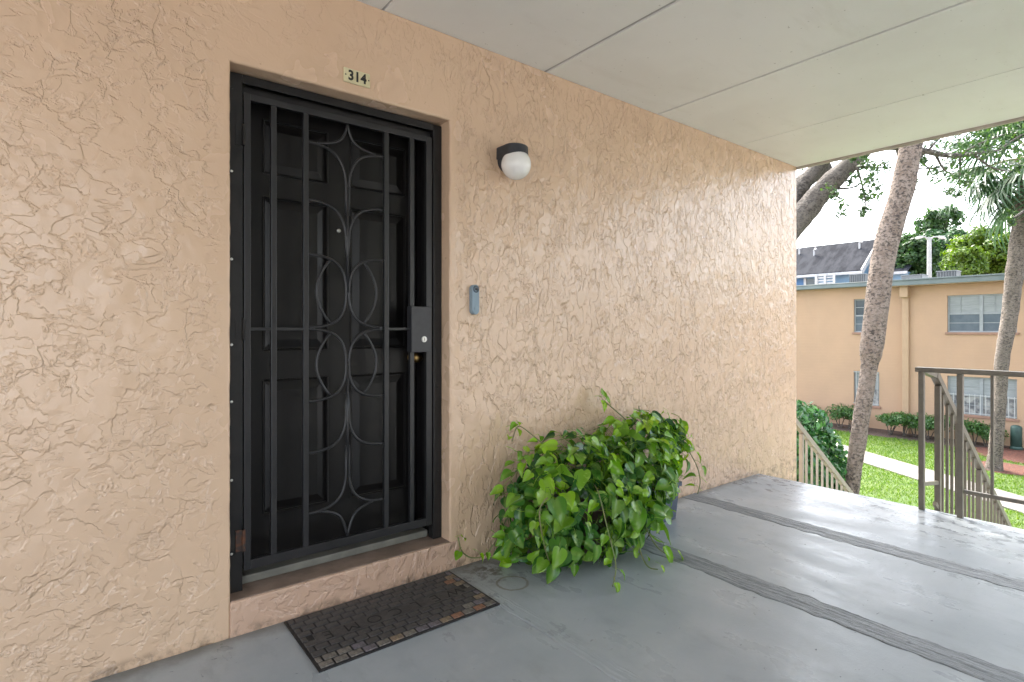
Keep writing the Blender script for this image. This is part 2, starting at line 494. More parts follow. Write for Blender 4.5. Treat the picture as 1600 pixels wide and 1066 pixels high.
def lawn():
    m, t, p = new_mat('lawn')
    g = NG(t); co = g.coord()
    a = g.noise(co, 0.7, 5, 0.6); b = g.noise(co, 6, 5, 0.7); c3 = g.noise(co, 60, 3, 0.7)
    c = g.mix(g.ramp(a, 0.3, 0.7), (0.055, 0.12, 0.008), (0.09, 0.15, 0.012))
    c = g.mix(g.ramp(b, 0.4, 0.75, 0, 0.6), c, (0.15, 0.20, 0.035))
    c = g.mix(g.ramp(c3, 0.45, 0.7, 0, 0.5), c, (0.03, 0.075, 0.006))
    g.put(p.inputs['Base Color'], c)
    p.inputs['Roughness'].default_value = 0.8
    g.put(p.inputs['Normal'], g.bump(c3, 0.05))
    return m
M['lawn'] = lawn()
M['paved'] = simple('paved ground', (0.34, 0.32, 0.30), (0.27, 0.26, 0.25), 0.85, 0.3)
M['grass'] = leaf_mat('grass blades', [(0.0491, 0.1264, 0.0070), (0.0913, 0.1825, 0.0084), (0.1404, 0.2106, 0.0211), (0.0632, 0.1404, 0.0084)], 0.55, 0.3)
M['mulch'] = simple('bark mulch', (0.095, 0.058, 0.042), (0.045, 0.03, 0.024), 0.9, 12, 0.04, 30)
M['redmulch'] = simple('red mulch', (0.1540, 0.0525, 0.0315), (0.0770, 0.0315, 0.0210), 0.9, 12, 0.04, 30)
def facade_mat():
    m, t, p = new_mat('painted brick facade')
    g = NG(t); co = g.coord()
    br = g.node('ShaderNodeTexBrick')
    sep = g.sep(co)
    cb = g.node('ShaderNodeCombineXYZ')
    g.put(cb.inputs[0], sep[1]); g.put(cb.inputs[1], sep[2])
    g.put(br.inputs['Vector'], cb.outputs[0])
    br.inputs['Scale'].default_value = 1.0
    br.inputs['Brick Width'].default_value = 0.40
    br.inputs['Row Height'].default_value = 0.13
    br.inputs['Mortar Size'].default_value = 0.008
    br.inputs['Mortar Smooth'].default_value = 0.6
    n = g.noise(co, 0.8, 4, 0.6)
    c = g.mix(g.ramp(n, 0.3, 0.7), (0.42, 0.268, 0.168), (0.385, 0.248, 0.158))
    c = g.mix(g.math('MULTIPLY', br.outputs['Fac'], 0.04), c, (0.40, 0.24, 0.13))
    st = g.ramp(g.noise(g.mapping(co, (1, 3, 0.25)), 1, 4, 0.6), 0.52, 0.75, 0, 0.25)
    c = g.mix(st, c, (0.42, 0.29, 0.19))
    g.put(p.inputs['Base Color'], c)
    p.inputs['Roughness'].default_value = 0.75
    g.put(p.inputs['Normal'], g.bump(g.math('MULTIPLY', br.outputs['Fac'], -1.0), 0.002))
    return m
M['facade'] = facade_mat()
M['trimtan'] = simple('tan trim', (0.3780, 0.2520, 0.1540), (0.3500, 0.2310, 0.1400), 0.6, 3)
M['sillrose'] = simple('rosy sill', (0.2890, 0.1615, 0.1105), (0.2380, 0.1360, 0.0935), 0.7, 3)
M['fascia'] = simple('grey green fascia', (0.1512, 0.1792, 0.1792), (0.1232, 0.1512, 0.1540), 0.5, 1.5)
M['roofing'] = simple('flat roofing', (0.40, 0.40, 0.38), (0.32, 0.32, 0.31), 0.8, 1.5)
M['alu'] = simple('window frame', (0.2677, 0.2805, 0.2869), (0.2295, 0.2422, 0.2486), 0.4, 6)
M['whiteframe'] = simple('white frame', (0.4488, 0.4488, 0.4352), (0.3944, 0.3944, 0.3808), 0.45, 6)
M['glass'] = glass_mat('window glass', (0.045, 0.06, 0.075), 0.06)
M['blind'] = simple('pale blind', (0.2560, 0.2688, 0.2688), (0.2112, 0.2240, 0.2272), 0.5, 3, stretch=(1, 1, 8))
M['screen'] = simple('insect screen', (0.085, 0.105, 0.125), (0.065, 0.085, 0.105), 0.5, 4)
M['curtain'] = simple('patterned curtain', (0.34, 0.33, 0.31), (0.10, 0.10, 0.11), 0.6, 5)
M['bluewall'] = simple('pale blue siding', (0.17, 0.27, 0.38), (0.14, 0.235, 0.34), 0.6, 2)
M['bluedark'] = simple('deep blue siding', (0.05, 0.13, 0.27), (0.04, 0.11, 0.23), 0.6, 2)
M['white'] = simple('white trim', (0.4010, 0.4064, 0.4118), (0.3577, 0.3630, 0.3685), 0.5, 4)
M['shingle'] = simple('dark shingle', (0.011, 0.0125, 0.017), (0.034, 0.036, 0.042), 0.9, 0.9, 0.02, 30, spec=0.1, stretch=(0.6, 1.6, 0.6))
M['acdark'] = simple('condenser dark', (0.035, 0.04, 0.045), (0.05, 0.055, 0.06), 0.5, 10)
M['acgrey'] = simple('condenser grey', (0.1344, 0.1440, 0.1488), (0.1056, 0.1152, 0.1200), 0.5, 10)
M['pole'] = simple('pole concrete', (0.3506, 0.3506, 0.3379), (0.2932, 0.2932, 0.2869), 0.7, 3)
M['box_green'] = simple('utility green', (0.035, 0.075, 0.06), (0.028, 0.06, 0.05), 0.5, 5)
def trunk_mat(name, c1, c2, c3, ring=9.0):
    m, t, p = new_mat(name)
    g = NG(t); co = g.coord()
    a = g.noise(g.mapping(co, (9, 9, 5)), 1, 5, 0.7)
    b = g.noise(g.mapping(co, (17, 17, 26)), 1, 5, 0.75)
    d = g.noise(co, 1.1, 3, 0.6)
    c = g.mix(g.ramp(a, 0.38, 0.62), c1, c2)
    c = g.mix(g.ramp(b, 0.47, 0.60), c, c3)
    c = g.mix(g.ramp(d, 0.45, 0.7, 0, 0.5), c, c2)
    g.put(p.inputs['Base Color'], c)
    p.inputs['Roughness'].default_value = 0.9
    g.put(p.inputs['Normal'], g.bump(g.math('ADD', g.math('MULTIPLY', b, 1.0), a), 0.05))
    return m
M['palmtrunk'] = trunk_mat('palm trunk', (0.1911, 0.1385, 0.1051), (0.2866, 0.2245, 0.1815), (0.0524, 0.0401, 0.0336))
M['palmtrunk2'] = trunk_mat('grey palm trunk', (0.1510, 0.1192, 0.0914), (0.2146, 0.1749, 0.1430), (0.0476, 0.0373, 0.0318))
M['bark'] = trunk_mat('oak bark', (0.1122, 0.0935, 0.0767), (0.1683, 0.1449, 0.1215), (0.0421, 0.0346, 0.0281))
M['frond'] = leaf_mat('palm frond', [(0.0194, 0.0553, 0.0194), (0.0304, 0.0774, 0.0248), (0.0497, 0.0939, 0.0387), (0.0248, 0.0663, 0.0166)], 0.4, 0.2)
M['petiole'] = simple('petiole', (0.16, 0.18, 0.07), (0.20, 0.16, 0.08), 0.5, 6)
M['oakleaf'] = leaf_mat('oak leaves', [(0.0224, 0.0542, 0.0191), (0.0351, 0.0765, 0.0179), (0.0542, 0.1020, 0.0191), (0.0319, 0.0542, 0.0255)], 0.45, 0.3)
M['leaf_mid'] = leaf_mat('mid green leaves', [(0.0229, 0.0603, 0.0173), (0.0373, 0.0861, 0.0201), (0.0574, 0.1148, 0.0229)], 0.5, 0.3)
M['leaf_dark'] = leaf_mat('dark green leaves', [(0.0238, 0.0638, 0.0255), (0.0340, 0.0850, 0.0289), (0.0510, 0.1105, 0.0340)], 0.5, 0.2)
M['leaf_lime'] = leaf_mat('yellow green leaves', [(0.0680, 0.1292, 0.0102), (0.1088, 0.1700, 0.0122), (0.0476, 0.1020, 0.0102)], 0.5, 0.3)
M['hedge'] = leaf_mat('hedge leaves', [(0.0225, 0.0765, 0.0162), (0.0405, 0.1125, 0.0180), (0.0675, 0.1530, 0.0252)], 0.4, 0.2)
M['shrubleaf'] = leaf_mat('glossy shrub leaves', [(0.0244, 0.0978, 0.0293), (0.0391, 0.1368, 0.0343), (0.0880, 0.2150, 0.0489), (0.1271, 0.1955, 0.1173)], 0.25, 0.2)

# ================================================================== THE SETTING
# ---- ground and lawn
b = MB()
b.add([(-400, -600, GZ), (900, -600, GZ), (900, 900, GZ), (-400, 900, GZ)], [(0, 1, 2, 3)])
tag(b.build('ground', M['paved']), kind='structure')
# the lawn lies between the two buildings
lv, lf = [(14.0, 6.0, GZ + 0.006)], []
for k in range(120):
    th = 2 * math.pi * k / 120
    q = max(abs(math.cos(th)) / 1.0, abs(math.sin(th)) / 1.0)
    wob = 1 + 0.012 * mnoise.noise((math.cos(th) * 6, math.sin(th) * 6, 0))
    lv.append((15.8 + 10.2 * math.cos(th) / q * wob, 6.0 + 13.5 * math.sin(th) / q * wob, GZ + 0.006))
lf = [(0, 1 + k, 1 + (k + 1) % 120) for k in range(120)]
tag(MB().add(lv, lf).build('lawn', M['lawn']), kind='structure')

def path_point(px, py): return on_z(px, py, GZ)
# concrete walk crossing the lawn
walk = empty('garden_path', (0, 0, GZ))
tag(walk, kind='structure')
pa, pb = path_point(1347, 707.5), path_point(1600, 779)
qa, qb = path_point(1347, 721), path_point(1600, 803)
ca, cb = (pa + qa) / 2, (pb + qb) / 2
dirp = (cb - ca).normalized()
nrm = Vector((-dirp.y, dirp.x, 0))
half = 0.62
L0, L1 = -9.0, 22.0
s = L0
while s < L1:
    e = min(s + 1.52, L1)
    c0, c1 = ca + dirp * (s + 0.008), ca + dirp * (e - 0.008)
    vs = []
    for zz in (GZ - 0.05, GZ + 0.035):
        for c in (c0, c1):
            for sg in (-1, 1):
                q = c + nrm * half * sg
                vs.append((q.x, q.y, zz))
    mb = MB().add(vs, [(0, 1, 3, 2), (4, 6, 7, 5), (0, 4, 5, 1), (2, 3, 7, 6), (0, 2, 6, 4), (1, 5, 7, 3)])
    o = mb.build('slab', M['path'], walk)
    o.location = (0, 0, -GZ)
    s += 1.52

# mulch bed along the far building
XF = 25.9
def ragged_sheet(name, x0, x1, y0, y1, z, mat, n=60, amp=0.12):
    vs, fs = [], []
    ys = np.linspace(y0, y1, n)
    for yy in ys:
        vs.append((x0 + amp * mnoise.noise((yy * 1.3, 3.1, 0)), yy, z)); vs.append((x1, yy, z))
    for i in range(n - 1): fs.append((2 * i, 2 * i + 1, 2 * i + 3, 2 * i + 2))
    me = MB().add(vs, fs).mesh(name)
    return mesh_obj(name, me, mat)
tag(ragged_sheet('mulch_bed', XF - 1.75, XF + 0.1, -14, 22, GZ + 0.012, M['mulch']), kind='structure')
# red mulch ring at the slim palm and towards the green pedestal
pb2 = on_z(1553, 733, GZ)
vs = [(pb2.x + 0.3, pb2.y - 0.3, GZ + 0.03)]
for k in range(40):
    th = 2 * math.pi * k / 40
    rr = 1.0 + 0.25 * mnoise.noise((math.cos(th) * 1.5, math.sin(th) * 1.5, 1.7))
    vs.append((pb2.x + 0.3 + rr * math.cos(th) * 0.85, pb2.y - 0.3 + rr * math.sin(th) * 1.0, GZ + 0.018))
mb = MB().add(vs, [(0, 1 + k, 1 + (k + 1) % 40) for k in range(40)])
tag(mb.build('mulch_ring', M['redmulch']), kind='structure')
pr = on_z(1590, 708, GZ)
vs = [(pr.x, pr.y, GZ + 0.026)]
for k in range(40):
    th = 2 * math.pi * k / 40
    rr = 1.0 + 0.3 * mnoise.noise((math.cos(th) * 1.5, math.sin(th) * 1.5, 5.7))
    vs.append((pr.x - 0.4 + rr * math.cos(th) * 1.5, pr.y - 0.9 + rr * math.sin(th) * 1.9, GZ + 0.02))
mb = MB().add(vs, [(0, 1 + k, 1 + (k + 1) % 40) for k in range(40)])
tag(mb.build('mulch_patch', M['redmulch']), kind='structure')

# grass blades over the lawn that shows
n = 95000
gx = rng.uniform(8.5, XF - 1.3, n); gy = rng.uniform(-4.5, 10.5, n)
keep = np.abs((gx - ca.x) * nrm.x + (gy - ca.y) * nrm.y) > half + 0.02
keep &= ((gx - pb2.x - .3) ** 2 + (gy - pb2.y + .3) ** 2) > 0.85
keep &= (((gx - pr.x + .4) / 1.5) ** 2 + ((gy - pr.y + .9) / 1.9) ** 2) > 1.0
keep &= gx < XF - 1.7 + 0.1 * np.sin(gy * 3)
gx, gy = gx[keep], gy[keep]
n = len(gx)
hgt = rng.uniform(0.035, 0.085, n); th = rng.uniform(0, 2 * np.pi, n); wd = rng.uniform(0.008, 0.018, n)
lean = rng.normal(0, 0.035, (n, 2))
A = np.stack([gx - wd * np.cos(th), gy - wd * np.sin(th), np.full(n, GZ)], 1)
B = np.stack([gx + wd * np.cos(th), gy + wd * np.sin(th), np.full(n, GZ)], 1)
C = np.stack([gx + lean[:, 0], gy + lean[:, 1], GZ + hgt], 1)
me = quads_mesh('lawn_grass', np.stack([A, B, C], 1), 3)
o = mesh_obj('lawn_grass', me, M['grass'])
tag(o, 'short bright green lawn grass on both sides of the path', 'grass', kind='stuff')

# ---- landing floor: concrete planks with rough patched joints
XE = 4.70
YB = -5.2
floor = empty('landing_floor', (0, 0, 0))
tag(floor, kind='structure')
edges_x = [-5.0, -3.7, -2.65, -1.6, -0.55, 1.535, 2.64, 3.66, XE]
for x0, x1 in zip(edges_x[:-1], edges_x[1:]):
    MB().box(x0 + 0.003, x1 - 0.003, YB, 0.0, -0.20, 0.0, 0.004).build('floor_plank', M['floor'], floor)
def joint_strip(xc, wid, hmax, seed, mat='strip'):
    ny, nx = 520, 16
    vs, fs = [], []
    for j in range(ny + 1):
        y = 0.0 - 0.004 + (YB + 0.004) * j / ny
        wob = 0.006 * mnoise.noise((y * 1.1, seed, 0)) + 0.006 * mnoise.noise((y * 5, seed, 2))
        wl = wid * (0.5 + 0.07 * mnoise.noise((y * 2.3, seed, 4)) + 0.10 * mnoise.noise((y * 14, seed, 5)))
        wr = wid * (0.5 + 0.07 * mnoise.noise((y * 2.1, seed, 8)) + 0.10 * mnoise.noise((y * 15, seed, 9)))
        for i in range(nx + 1):
            u = i / nx
            x = xc + wob + (-wl + (wl + wr) * u)
            r = mnoise.noise((u * 7 + seed, y * 0.9, 1.0)) * 0.6 + mnoise.noise((u * 16, y * 3.5, seed)) * 0.4 + 0.3 * mnoise.noise((u * 22, y * 40, seed))
            z = hmax * (0.55 + 0.9 * r)
            edge = min(u, 1 - u)
            if edge < 0.06: z = -0.004 + (z + 0.004) * edge / 0.06
            vs.append((x, y, max(z, 0.0006 if edge > 0.02 else -0.004)))
    for j in range(ny):
        for i in range(nx):
            a = j * (nx + 1) + i
            fs.append((a, a + nx + 1, a + nx + 2, a + 1))
    return MB().add(vs, fs).build('joint_strip', M[mat], floor)
joint_strip(3.655, 0.17, 0.005, 1.3)
joint_strip(2.64, 0.17, 0.0055, 7.9)
joint_strip(1.57, 0.09, 0.0022, 3.7, 'floor')

# ---- ceiling slabs with open joints
CZ = 2.79
XC = 5.405
ceil = empty('ceiling', (0, 0, CZ))
tag(ceil, kind='structure')
cx = [-5.0, -4.0, -2.96, -1.93, -0.9, 0.13, 1.178, 2.226, 3.297, 4.385, XC]
gaps = [0, 0.02, 0.02, 0.02, 0.02, 0.02, 0.012, 0.024, 0.020, 0.009, 0]
for i in range(len(cx) - 1):
    o = MB().box(cx[i] + gaps[i] / 2, cx[i + 1] - gaps[i + 1] / 2, YB - 0.4, 0.24, CZ, CZ + 0.18, 0.003).build('ceiling_panel', M['ceiling'], ceil)
    o.location = (0, 0, -CZ)
    if i:
        o = MB().box(cx[i] - 0.02, cx[i] + 0.02, YB - 0.4, 0.24, CZ + 0.010, CZ + 0.0101).build('joint_filler', M['joint'], ceil)
        o.location = (0, 0, -CZ)
o = MB().box(XC + 0.002, XC + 0.028, YB - 0.4, 0.24, CZ - 0.022, CZ + 0.26, 0.002).build('edge_trim', M['ceil_trim'], ceil)
o.location = (0, 0, -CZ)
o = MB().box(-5, XC, YB - 0.4, 0.24, CZ + 0.185, CZ + 0.33).build('roof_deck', M['joint'], ceil)
o.location = (0, 0, -CZ)

# ---- stucco wall with the door opening
OX0, OX1, OZ1, SILL = 0.510, 1.555, 2.347, 0.145
bm = bmesh.new()
outline = [(-5, -2.9), (OX0, -2.9), (OX0, OZ1), (OX1, OZ1), (OX1, -2.9), (5.40, -2.9), (5.40, CZ - 0.002), (-5, CZ - 0.002)]
f = bm.faces.new([bm.verts.new((x, 0, z)) for x, z in outline])
ret = bmesh.ops.extrude_face_region(bm, geom=[f])
for v in [g for g in ret['geom'] if isinstance(g, bmesh.types.BMVert)]: v.co.y = 0.24
bmesh.ops.recalc_face_normals(bm, faces=bm.faces[:])
bev = []
for e in bm.edges:
    a, c = e.verts[0].co, e.verts[1].co
    if abs(a.y) < 1e-6 and abs(c.y) < 1e-6:
        vert = abs(a.x - c.x) < 1e-6 and (abs(a.x - OX0) < 1e-4 or abs(a.x - OX1) < 1e-4 or abs(a.x - 5.40) < 1e-4)
        hor = abs(a.z - c.z) < 1e-6 and abs(a.z - OZ1) < 1e-4
        if vert or hor: bev.append(e)
bmesh.ops.bevel(bm, geom=bev, offset=0.010, segments=3, affect='EDGES', profile=0.5)
for k in range(150):
    zc = -0.1 + k * 0.0194
    if zc > CZ - 0.02: break
    bmesh.ops.bisect_plane(bm, geom=bm.verts[:] + bm.edges[:] + bm.faces[:], plane_co=(0, 0, zc), plane_no=(0, 0, 1))
for k in range(34):
    xc = OX0 + 0.02 + k * 0.031
    if xc > OX1 - 0.01: break
    bmesh.ops.bisect_plane(bm, geom=bm.verts[:] + bm.edges[:] + bm.faces[:], plane_co=(xc, 0, 0), plane_no=(1, 0, 0))
for v in bm.verts:
    nse = mnoise.noise((v.co.x * 3, v.co.z * 13, 0.5)) * 0.6 + mnoise.noise((v.co.x * 3, v.co.z * 45, 2.5)) * 0.5
    if abs(v.co.x - OX0) < 0.02 or abs(v.co.x - OX1) < 0.02 or abs(v.co.x - 5.40) < 0.02: v.co.x += 0.0035 * nse
    if OX0 + 0.015 < v.co.x < OX1 - 0.015 and abs(v.co.z - OZ1) < 0.02:
        v.co.z += 0.003 * mnoise.noise((v.co.x * 20, 0, 7))
me = bpy.data.meshes.new('stucco_wall')
bm.to_mesh(me); bm.free()
wall = mesh_obj('stucco_wall', me, M['stucco'])
tag(wall, 'peach stucco apartment wall with trowelled ridges around the black gated doorway', 'wall')
# raised step below the door
step = MB().box(OX0 - 0.002, OX1 + 0.062, 0.0015 - 0.006, 0.30, -0.10, SILL - 0.003, 0.008).build('step', M['step'], wall)
# the step stands 6 mm proud of the wall on its front and laps the right reveal
sl = MB().box(OX0 + 0.001, OX1 + 0.05, 0.006, 0.29, SILL - 0.012, SILL, 0.003).build('sill', M['sill'], wall)

# ---- unseen pale wall added behind the camera so light falls from the side
tag(MB().box(0.3, 5.0, YB - 0.40, YB - 0.15, -0.3, CZ - 0.003, 0.01).build('added_light_wall', M['ceiling']), kind='structure')

# ---- entry door, recessed
door = empty('entry_door', (1.05, 0.22, SILL))
tag(door, 'black six panel entry door behind the iron gate', 'door')
def dpart(name, mb, mat, parent=door, smooth=False):
    o = mb.build(name, mat, parent, smooth)
    root = parent
    while root.parent: root = root.parent
    if parent is root: o.location = -Vector(root.location)
    return o
DY = 0.215
mb = MB()
stx = [0.585, 0.69, 0.985, 1.105, 1.405, 1.474]
DZ0, DZ1 = 0.185, 2.315
rows = [(0.41, 1.02), (1.16, 1.86), (1.97, 2.215)]
mb.box(stx[0], stx[5], DY + 0.012, DY + 0.045, DZ0, DZ1)
leaf = dpart('door_leaf', mb, M['black_door'])
def shift_child(o): o.location = (0, 0, 0)
fr = MB()
fr.box(stx[0], stx[1], DY, DY + 0.0119, DZ0, DZ1)
fr.box(stx[4], stx[5], DY, DY + 0.0119, DZ0, DZ1)
zs = [DZ0, rows[0][0], rows[0][1], rows[1][0], rows[1][1], rows[2][0], rows[2][1], DZ1]
fr.box(stx[2], stx[3], DY, DY + 0.0119, DZ0, DZ1)
for i in range(0, 8, 2):
    fr.box(stx[1], stx[2], DY, DY + 0.0119, zs[i], zs[i + 1])
    fr.box(stx[3], stx[4], DY, DY + 0.0119, zs[i], zs[i + 1])
dpart('stile_frame', fr, M['black_door'])
for (z0, z1) in rows:
    for (x0, x1) in ((stx[1], stx[2]), (stx[3], stx[4])):
        g_ = 0.012
        vs = []
        for (ins, yy) in ((g_, DY + 0.0118), (g_ + 0.035, DY + 0.002)):
            vs += [(x0 + ins, yy, z0 + ins), (x1 - ins, yy, z0 + ins), (x1 - ins, yy, z1 - ins), (x0 + ins, yy, z1 - ins)]
        pm = MB().add(vs, [(0, 1, 5, 4), (1, 2, 6, 5), (2, 3, 7, 6), (3, 0, 4, 7), (4, 5, 6, 7)])
        # moulding bead round the panel
        for (ax, az, bx_, bz) in ((x0, z0, x1, z0), (x0, z1, x1, z1), (x0, z0, x0, z1), (x1, z0, x1, z1)):
            pm.tube([(ax, DY + 0.001, az), (bx_, DY + 0.001, bz)], 0.006, 6)
        dpart('door_panel', pm, M['black_door'])
jm = MB()
jm.box(stx[5] + 0.003, 1.505, DY - 0.004, DY + 0.10, SILL + 0.02, 2.345)
jm.box(1.505, 1.53, DY - 0.045, DY + 0.10, SILL + 0.001, 2.345)
jm.box(1.53, OX1 - 0.001, DY - 0.022, DY + 0.10, SILL + 0.001, 2.345)
jm.box(0.53, stx[0] - 0.003, DY - 0.03, DY + 0.10, SILL + 0.001, 2.345)
jm.box(0.53, OX1 - 0.001, DY - 0.041, DY + 0.10, DZ1 + 0.004, 2.338)
jm.box(0.512, OX1 - 0.002, DY + 0.1005, DY + 0.12, SILL + 0.0015, 2.34)
dpart('door_frame', jm, M['black_door'])
th = MB().box(OX0 + 0.06, 1.50, 0.135, DY + 0.09, SILL + 0.001, SILL + 0.036, 0.006)
dpart('threshold', th, M['threshold'])
kn = MB()
kp = on_y(651, 559, DY - 0.05)
prof = [(0.001, 0), (0.016, 0.002), (0.026, 0.012), (0.028, 0.024), (0.022, 0.036), (0.011, 0.042), (0.010, 0.066), (0.030, 0.070), (0.030, 0.076)]
tmp = MB().lathe(prof, 20)
kn.v = [(kp.x + v[0], DY - 0.078 + v[2], kp.z + v[1]) for v in tmp.v]; kn.f = tmp.f
dpart('door_knob', kn, M['brass'], smooth=True)
pp = on_y(529, 361, DY)
tmp = MB().lathe([(0.010, 0), (0.010, 0.006), (0.006, 0.009), (0.001, 0.009)], 14)
pk = MB(); pk.v = [(pp.x + v[0], DY - 0.0005 - v[2], pp.z + v[1]) for v in tmp.v]; pk.f = tmp.f
dpart('peephole', pk, M['chrome'])

# ---- iron security gate
gate = empty('security_gate', (1.03, 0.09, SILL))
tag(gate, 'black iron security gate with curved scrolls across the doorway', 'gate')
def gpart(name, mb, mat=None, smooth=False):
    o = mb.build(name, mat or M['black'], gate, smooth)
    o.location = -Vector(gate.location)
    return o
GY = 0.072
# fixed frame in the opening
mb = MB(); mb.box(OX0 + 0.004, 0.572, GY + 0.006, GY + 0.014, SILL - 0.03, 2.338, 0.001); mb.box(OX0 + 0.006, OX0 + 0.020, GY + 0.0145, GY + 0.06, SILL + 0.002, 2.336)
gpart('frame_flange', mb)
mb = MB(); mb.box(1.500, OX1 - 0.003, GY + 0.006, GY + 0.056, SILL + 0.002, 2.336, 0.003)
gpart('frame_flange', mb)
mb = MB()
mb.box(0.573, 1.499, GY + 0.006, GY + 0.014, 2.302, 2.338)
mb.box(0.573, 1.499, GY + 0.0145, GY + 0.060, 2.318, 2.336)
mb.box(0.573, 1.499, GY + 0.034, GY + 0.055, 2.268, 2.300, 0.002)
gpart('head_frame', mb)
# hinged leaf
LX0, LX1, LZ0, LZ1 = 0.578, 1.490, 0.228, 2.262
bt = 0.026
def bar(x0, x1, z0, z1, name='bar', dy=0.0, bev=0.0025, y1=0.026):
    return gpart(name, MB().box(x0, x1, GY + dy, GY + y1, z0, z1, bev), M['black_bar'])
bar(LX0, LX0 + bt, LZ0, LZ1, 'leaf_stile')
bar(LX1 - 0.034, LX1, LZ0, LZ1, 'leaf_stile')
bar(LX0 + bt, LX1 - 0.034, LZ1 - 0.028, LZ1, 'leaf_rail', 0.001, y1=0.025)
bar(LX0 + bt, LX1 - 0.034, LZ0, LZ0 + 0.040, 'leaf_rail', 0.001, y1=0.025)
BX = [(0.687, 0.711), (0.826, 0.850), (1.222, 1.246), (1.363, 1.387)]
for x0, x1 in BX: bar(x0, x1, LZ0 + 0.040, LZ1 - 0.028, 'bar', 0.002, 0.0025, 0.024)
for (x0, x1) in ((LX0 + bt, 0.687), (0.711, 0.826), (1.246, 1.363)):
    bar(x0, x1, 1.249, 1.263, 'cross_bar', 0.004, 0.0015, 0.020)
# scrolls
SX = 1.036
XL, XR = 0.850, 1.222
def arc_pts(p0, p1, tang0, tang1, n=14):
    p0, p1 = Vector(p0), Vector(p1)
    L = (p1 - p0).length
    c0, c1 = p0 + Vector(tang0) * L * 0.52, p1 - Vector(tang1) * L * 0.52
    out = []
    for i in range(n + 1):
        t = i / n
        out.append(p0 * (1 - t) ** 3 + c0 * 3 * t * (1 - t) ** 2 + c1 * 3 * t * t * (1 - t) + p1 * t ** 3)
    return out
def scroll(pts2, name='scroll', dy=0.0):
    pts = [(p.x, GY + 0.012 + dy, p.y) for p in pts2]
    return gpart(name, MB().tube(pts, 0.0067, 8), M['scroll'], True)
def V2(x, z): return Vector((x, z))
OUTL = ((XL, 1), (XR, -1))
def quarter(side_x, sgn, z_side, z_spine, end_x):
    # from the bar (horizontal tangent) to the spine (vertical tangent)
    vdir = -1 if z_spine < z_side else 1
    return arc_pts(V2(side_x, z_side), V2(end_x, z_spine), V2(sgn, 0), V2(0, vdir))
for side_x, sgn in OUTL:
    ex = SX - sgn * 0.0065
    scroll(quarter(side_x, sgn, 2.110, 1.905, ex) + [V2(ex, 1.80)])
    scroll(quarter(side_x, sgn, 1.846, 1.660, ex) + [V2(ex, 1.60)], dy=0.001)
    # full curves that form the two leaf pairs
    scroll(quarter(side_x, sgn, 1.597, 1.430, ex)[:-1] + quarter(side_x, sgn, 1.263, 1.430, ex)[::-1])
    scroll(quarter(side_x, sgn, 1.255, 1.085, ex)[:-1] + quarter(side_x, sgn, 0.925, 1.085, ex)[::-1])
    # outer halves of the leaf shapes
    for (zt, zb) in ((1.581, 1.281), (1.238, 0.942)):
        xt = side_x + sgn * 0.104
        zm = (zt + zb) / 2
        xo = side_x + sgn * 0.038
        n_ = 12
        pts = []
        for i in range(n_ + 1):
            t = i / n_ * 2 - 1
            pts.append(V2(xo + (xt - xo) * (abs(t) ** 1.9), zm - t * (zt - zb) / 2))
        scroll(pts, 'scroll', 0.0015)
    scroll(quarter(side_x, sgn, 0.688, 0.870, ex) + [V2(ex, 0.95)])
    scroll(quarter(side_x, sgn, 0.412, 0.590, ex) + [V2(ex, 0.70)])
    # pointed arcs at head and foot
    scroll(arc_pts(V2(SX + (side_x - SX) * 0.0, LZ1 - 0.03), V2(side_x + sgn * 0.045, 2.113), V2(-sgn * 0.2, -1).normalized(), V2(-sgn, -0.18).normalized()), 'scroll', 0.001)
    scroll(arc_pts(V2(SX, LZ0 + 0.042), V2(side_x + sgn * 0.058, 0.412), V2(-sgn * 0.25, 1).normalized(), V2(-sgn, 0.25).normalized()), 'scroll', 0.001)
gpart('spine', MB().tube([(SX, GY + 0.012, 1.43), (SX, GY + 0.012, 1.93)], 0.0076, 8), M['scroll'], True)
gpart('spine', MB().tube([(SX, GY + 0.012, 0.55), (SX, GY + 0.012, 1.10)], 0.0076, 8), M['scroll'], True)
# lock box
lb = gpart('lock_box', MB().box(1.358, 1.474, GY - 0.022, GY + 0.0255, 1.137, 1.372, 0.003), M['lockmetal'])
kc = Vector((1.430, GY - 0.022, 1.203))
tmp = MB().lathe([(0.016, 0), (0.016, 0.003), (0.012, 0.004), (0.012, 0.0055), (0.001, 0.0055)], 20)
mb = MB(); mb.v = [(kc.x + v[0], kc.y - v[2], kc.z + v[1]) for v in tmp.v]; mb.f = tmp.f
cyl = mb.build('key_cylinder', M['chrome'], lb)
MB().box(kc.x - 0.0015, kc.x + 0.0015, kc.y - 0.0065, kc.y - 0.005, kc.z - 0.008, kc.z + 0.008).build('keyhole', M['ink'], lb)
# hinges and screws
for z in (2.08, 1.255, 0.36):
    mb = MB().tube([(0.5755, GY + 0.0, z - 0.045), (0.5755, GY + 0.0, z + 0.045)], 0.0075, 10)
    mb.box(0.545, 0.572, GY + 0.001, GY + 0.0055, z - 0.045, z + 0.045)
    gpart('hinge', mb, M['rust'] if z < 0.5 else M['black'])
for z in (2.27, 1.92, 1.55, 1.19, 0.95, 0.62, 0.31):
    tmp = MB().lathe([(0.006, 0), (0.005, 0.003), (0.001, 0.004)], 10)
    mb = MB(); mb.v = [(0.530 + v[0], GY + 0.0058 - v[2], z + v[1]) for v in tmp.v]; mb.f = tmp.f
    gpart('screw', mb, M['chrome'] if z < 2 else M['black'])
for z in (2.1, 1.5, 0.95, 0.5):
    tmp = MB().lathe([(0.006, 0), (0.005, 0.003), (0.001, 0.004)], 10)
    mb = MB(); mb.v = [(1.528 + v[0], GY + 0.0058 - v[2], z + v[1]) for v in tmp.v]; mb.f = tmp.f
    gpart('screw', mb)

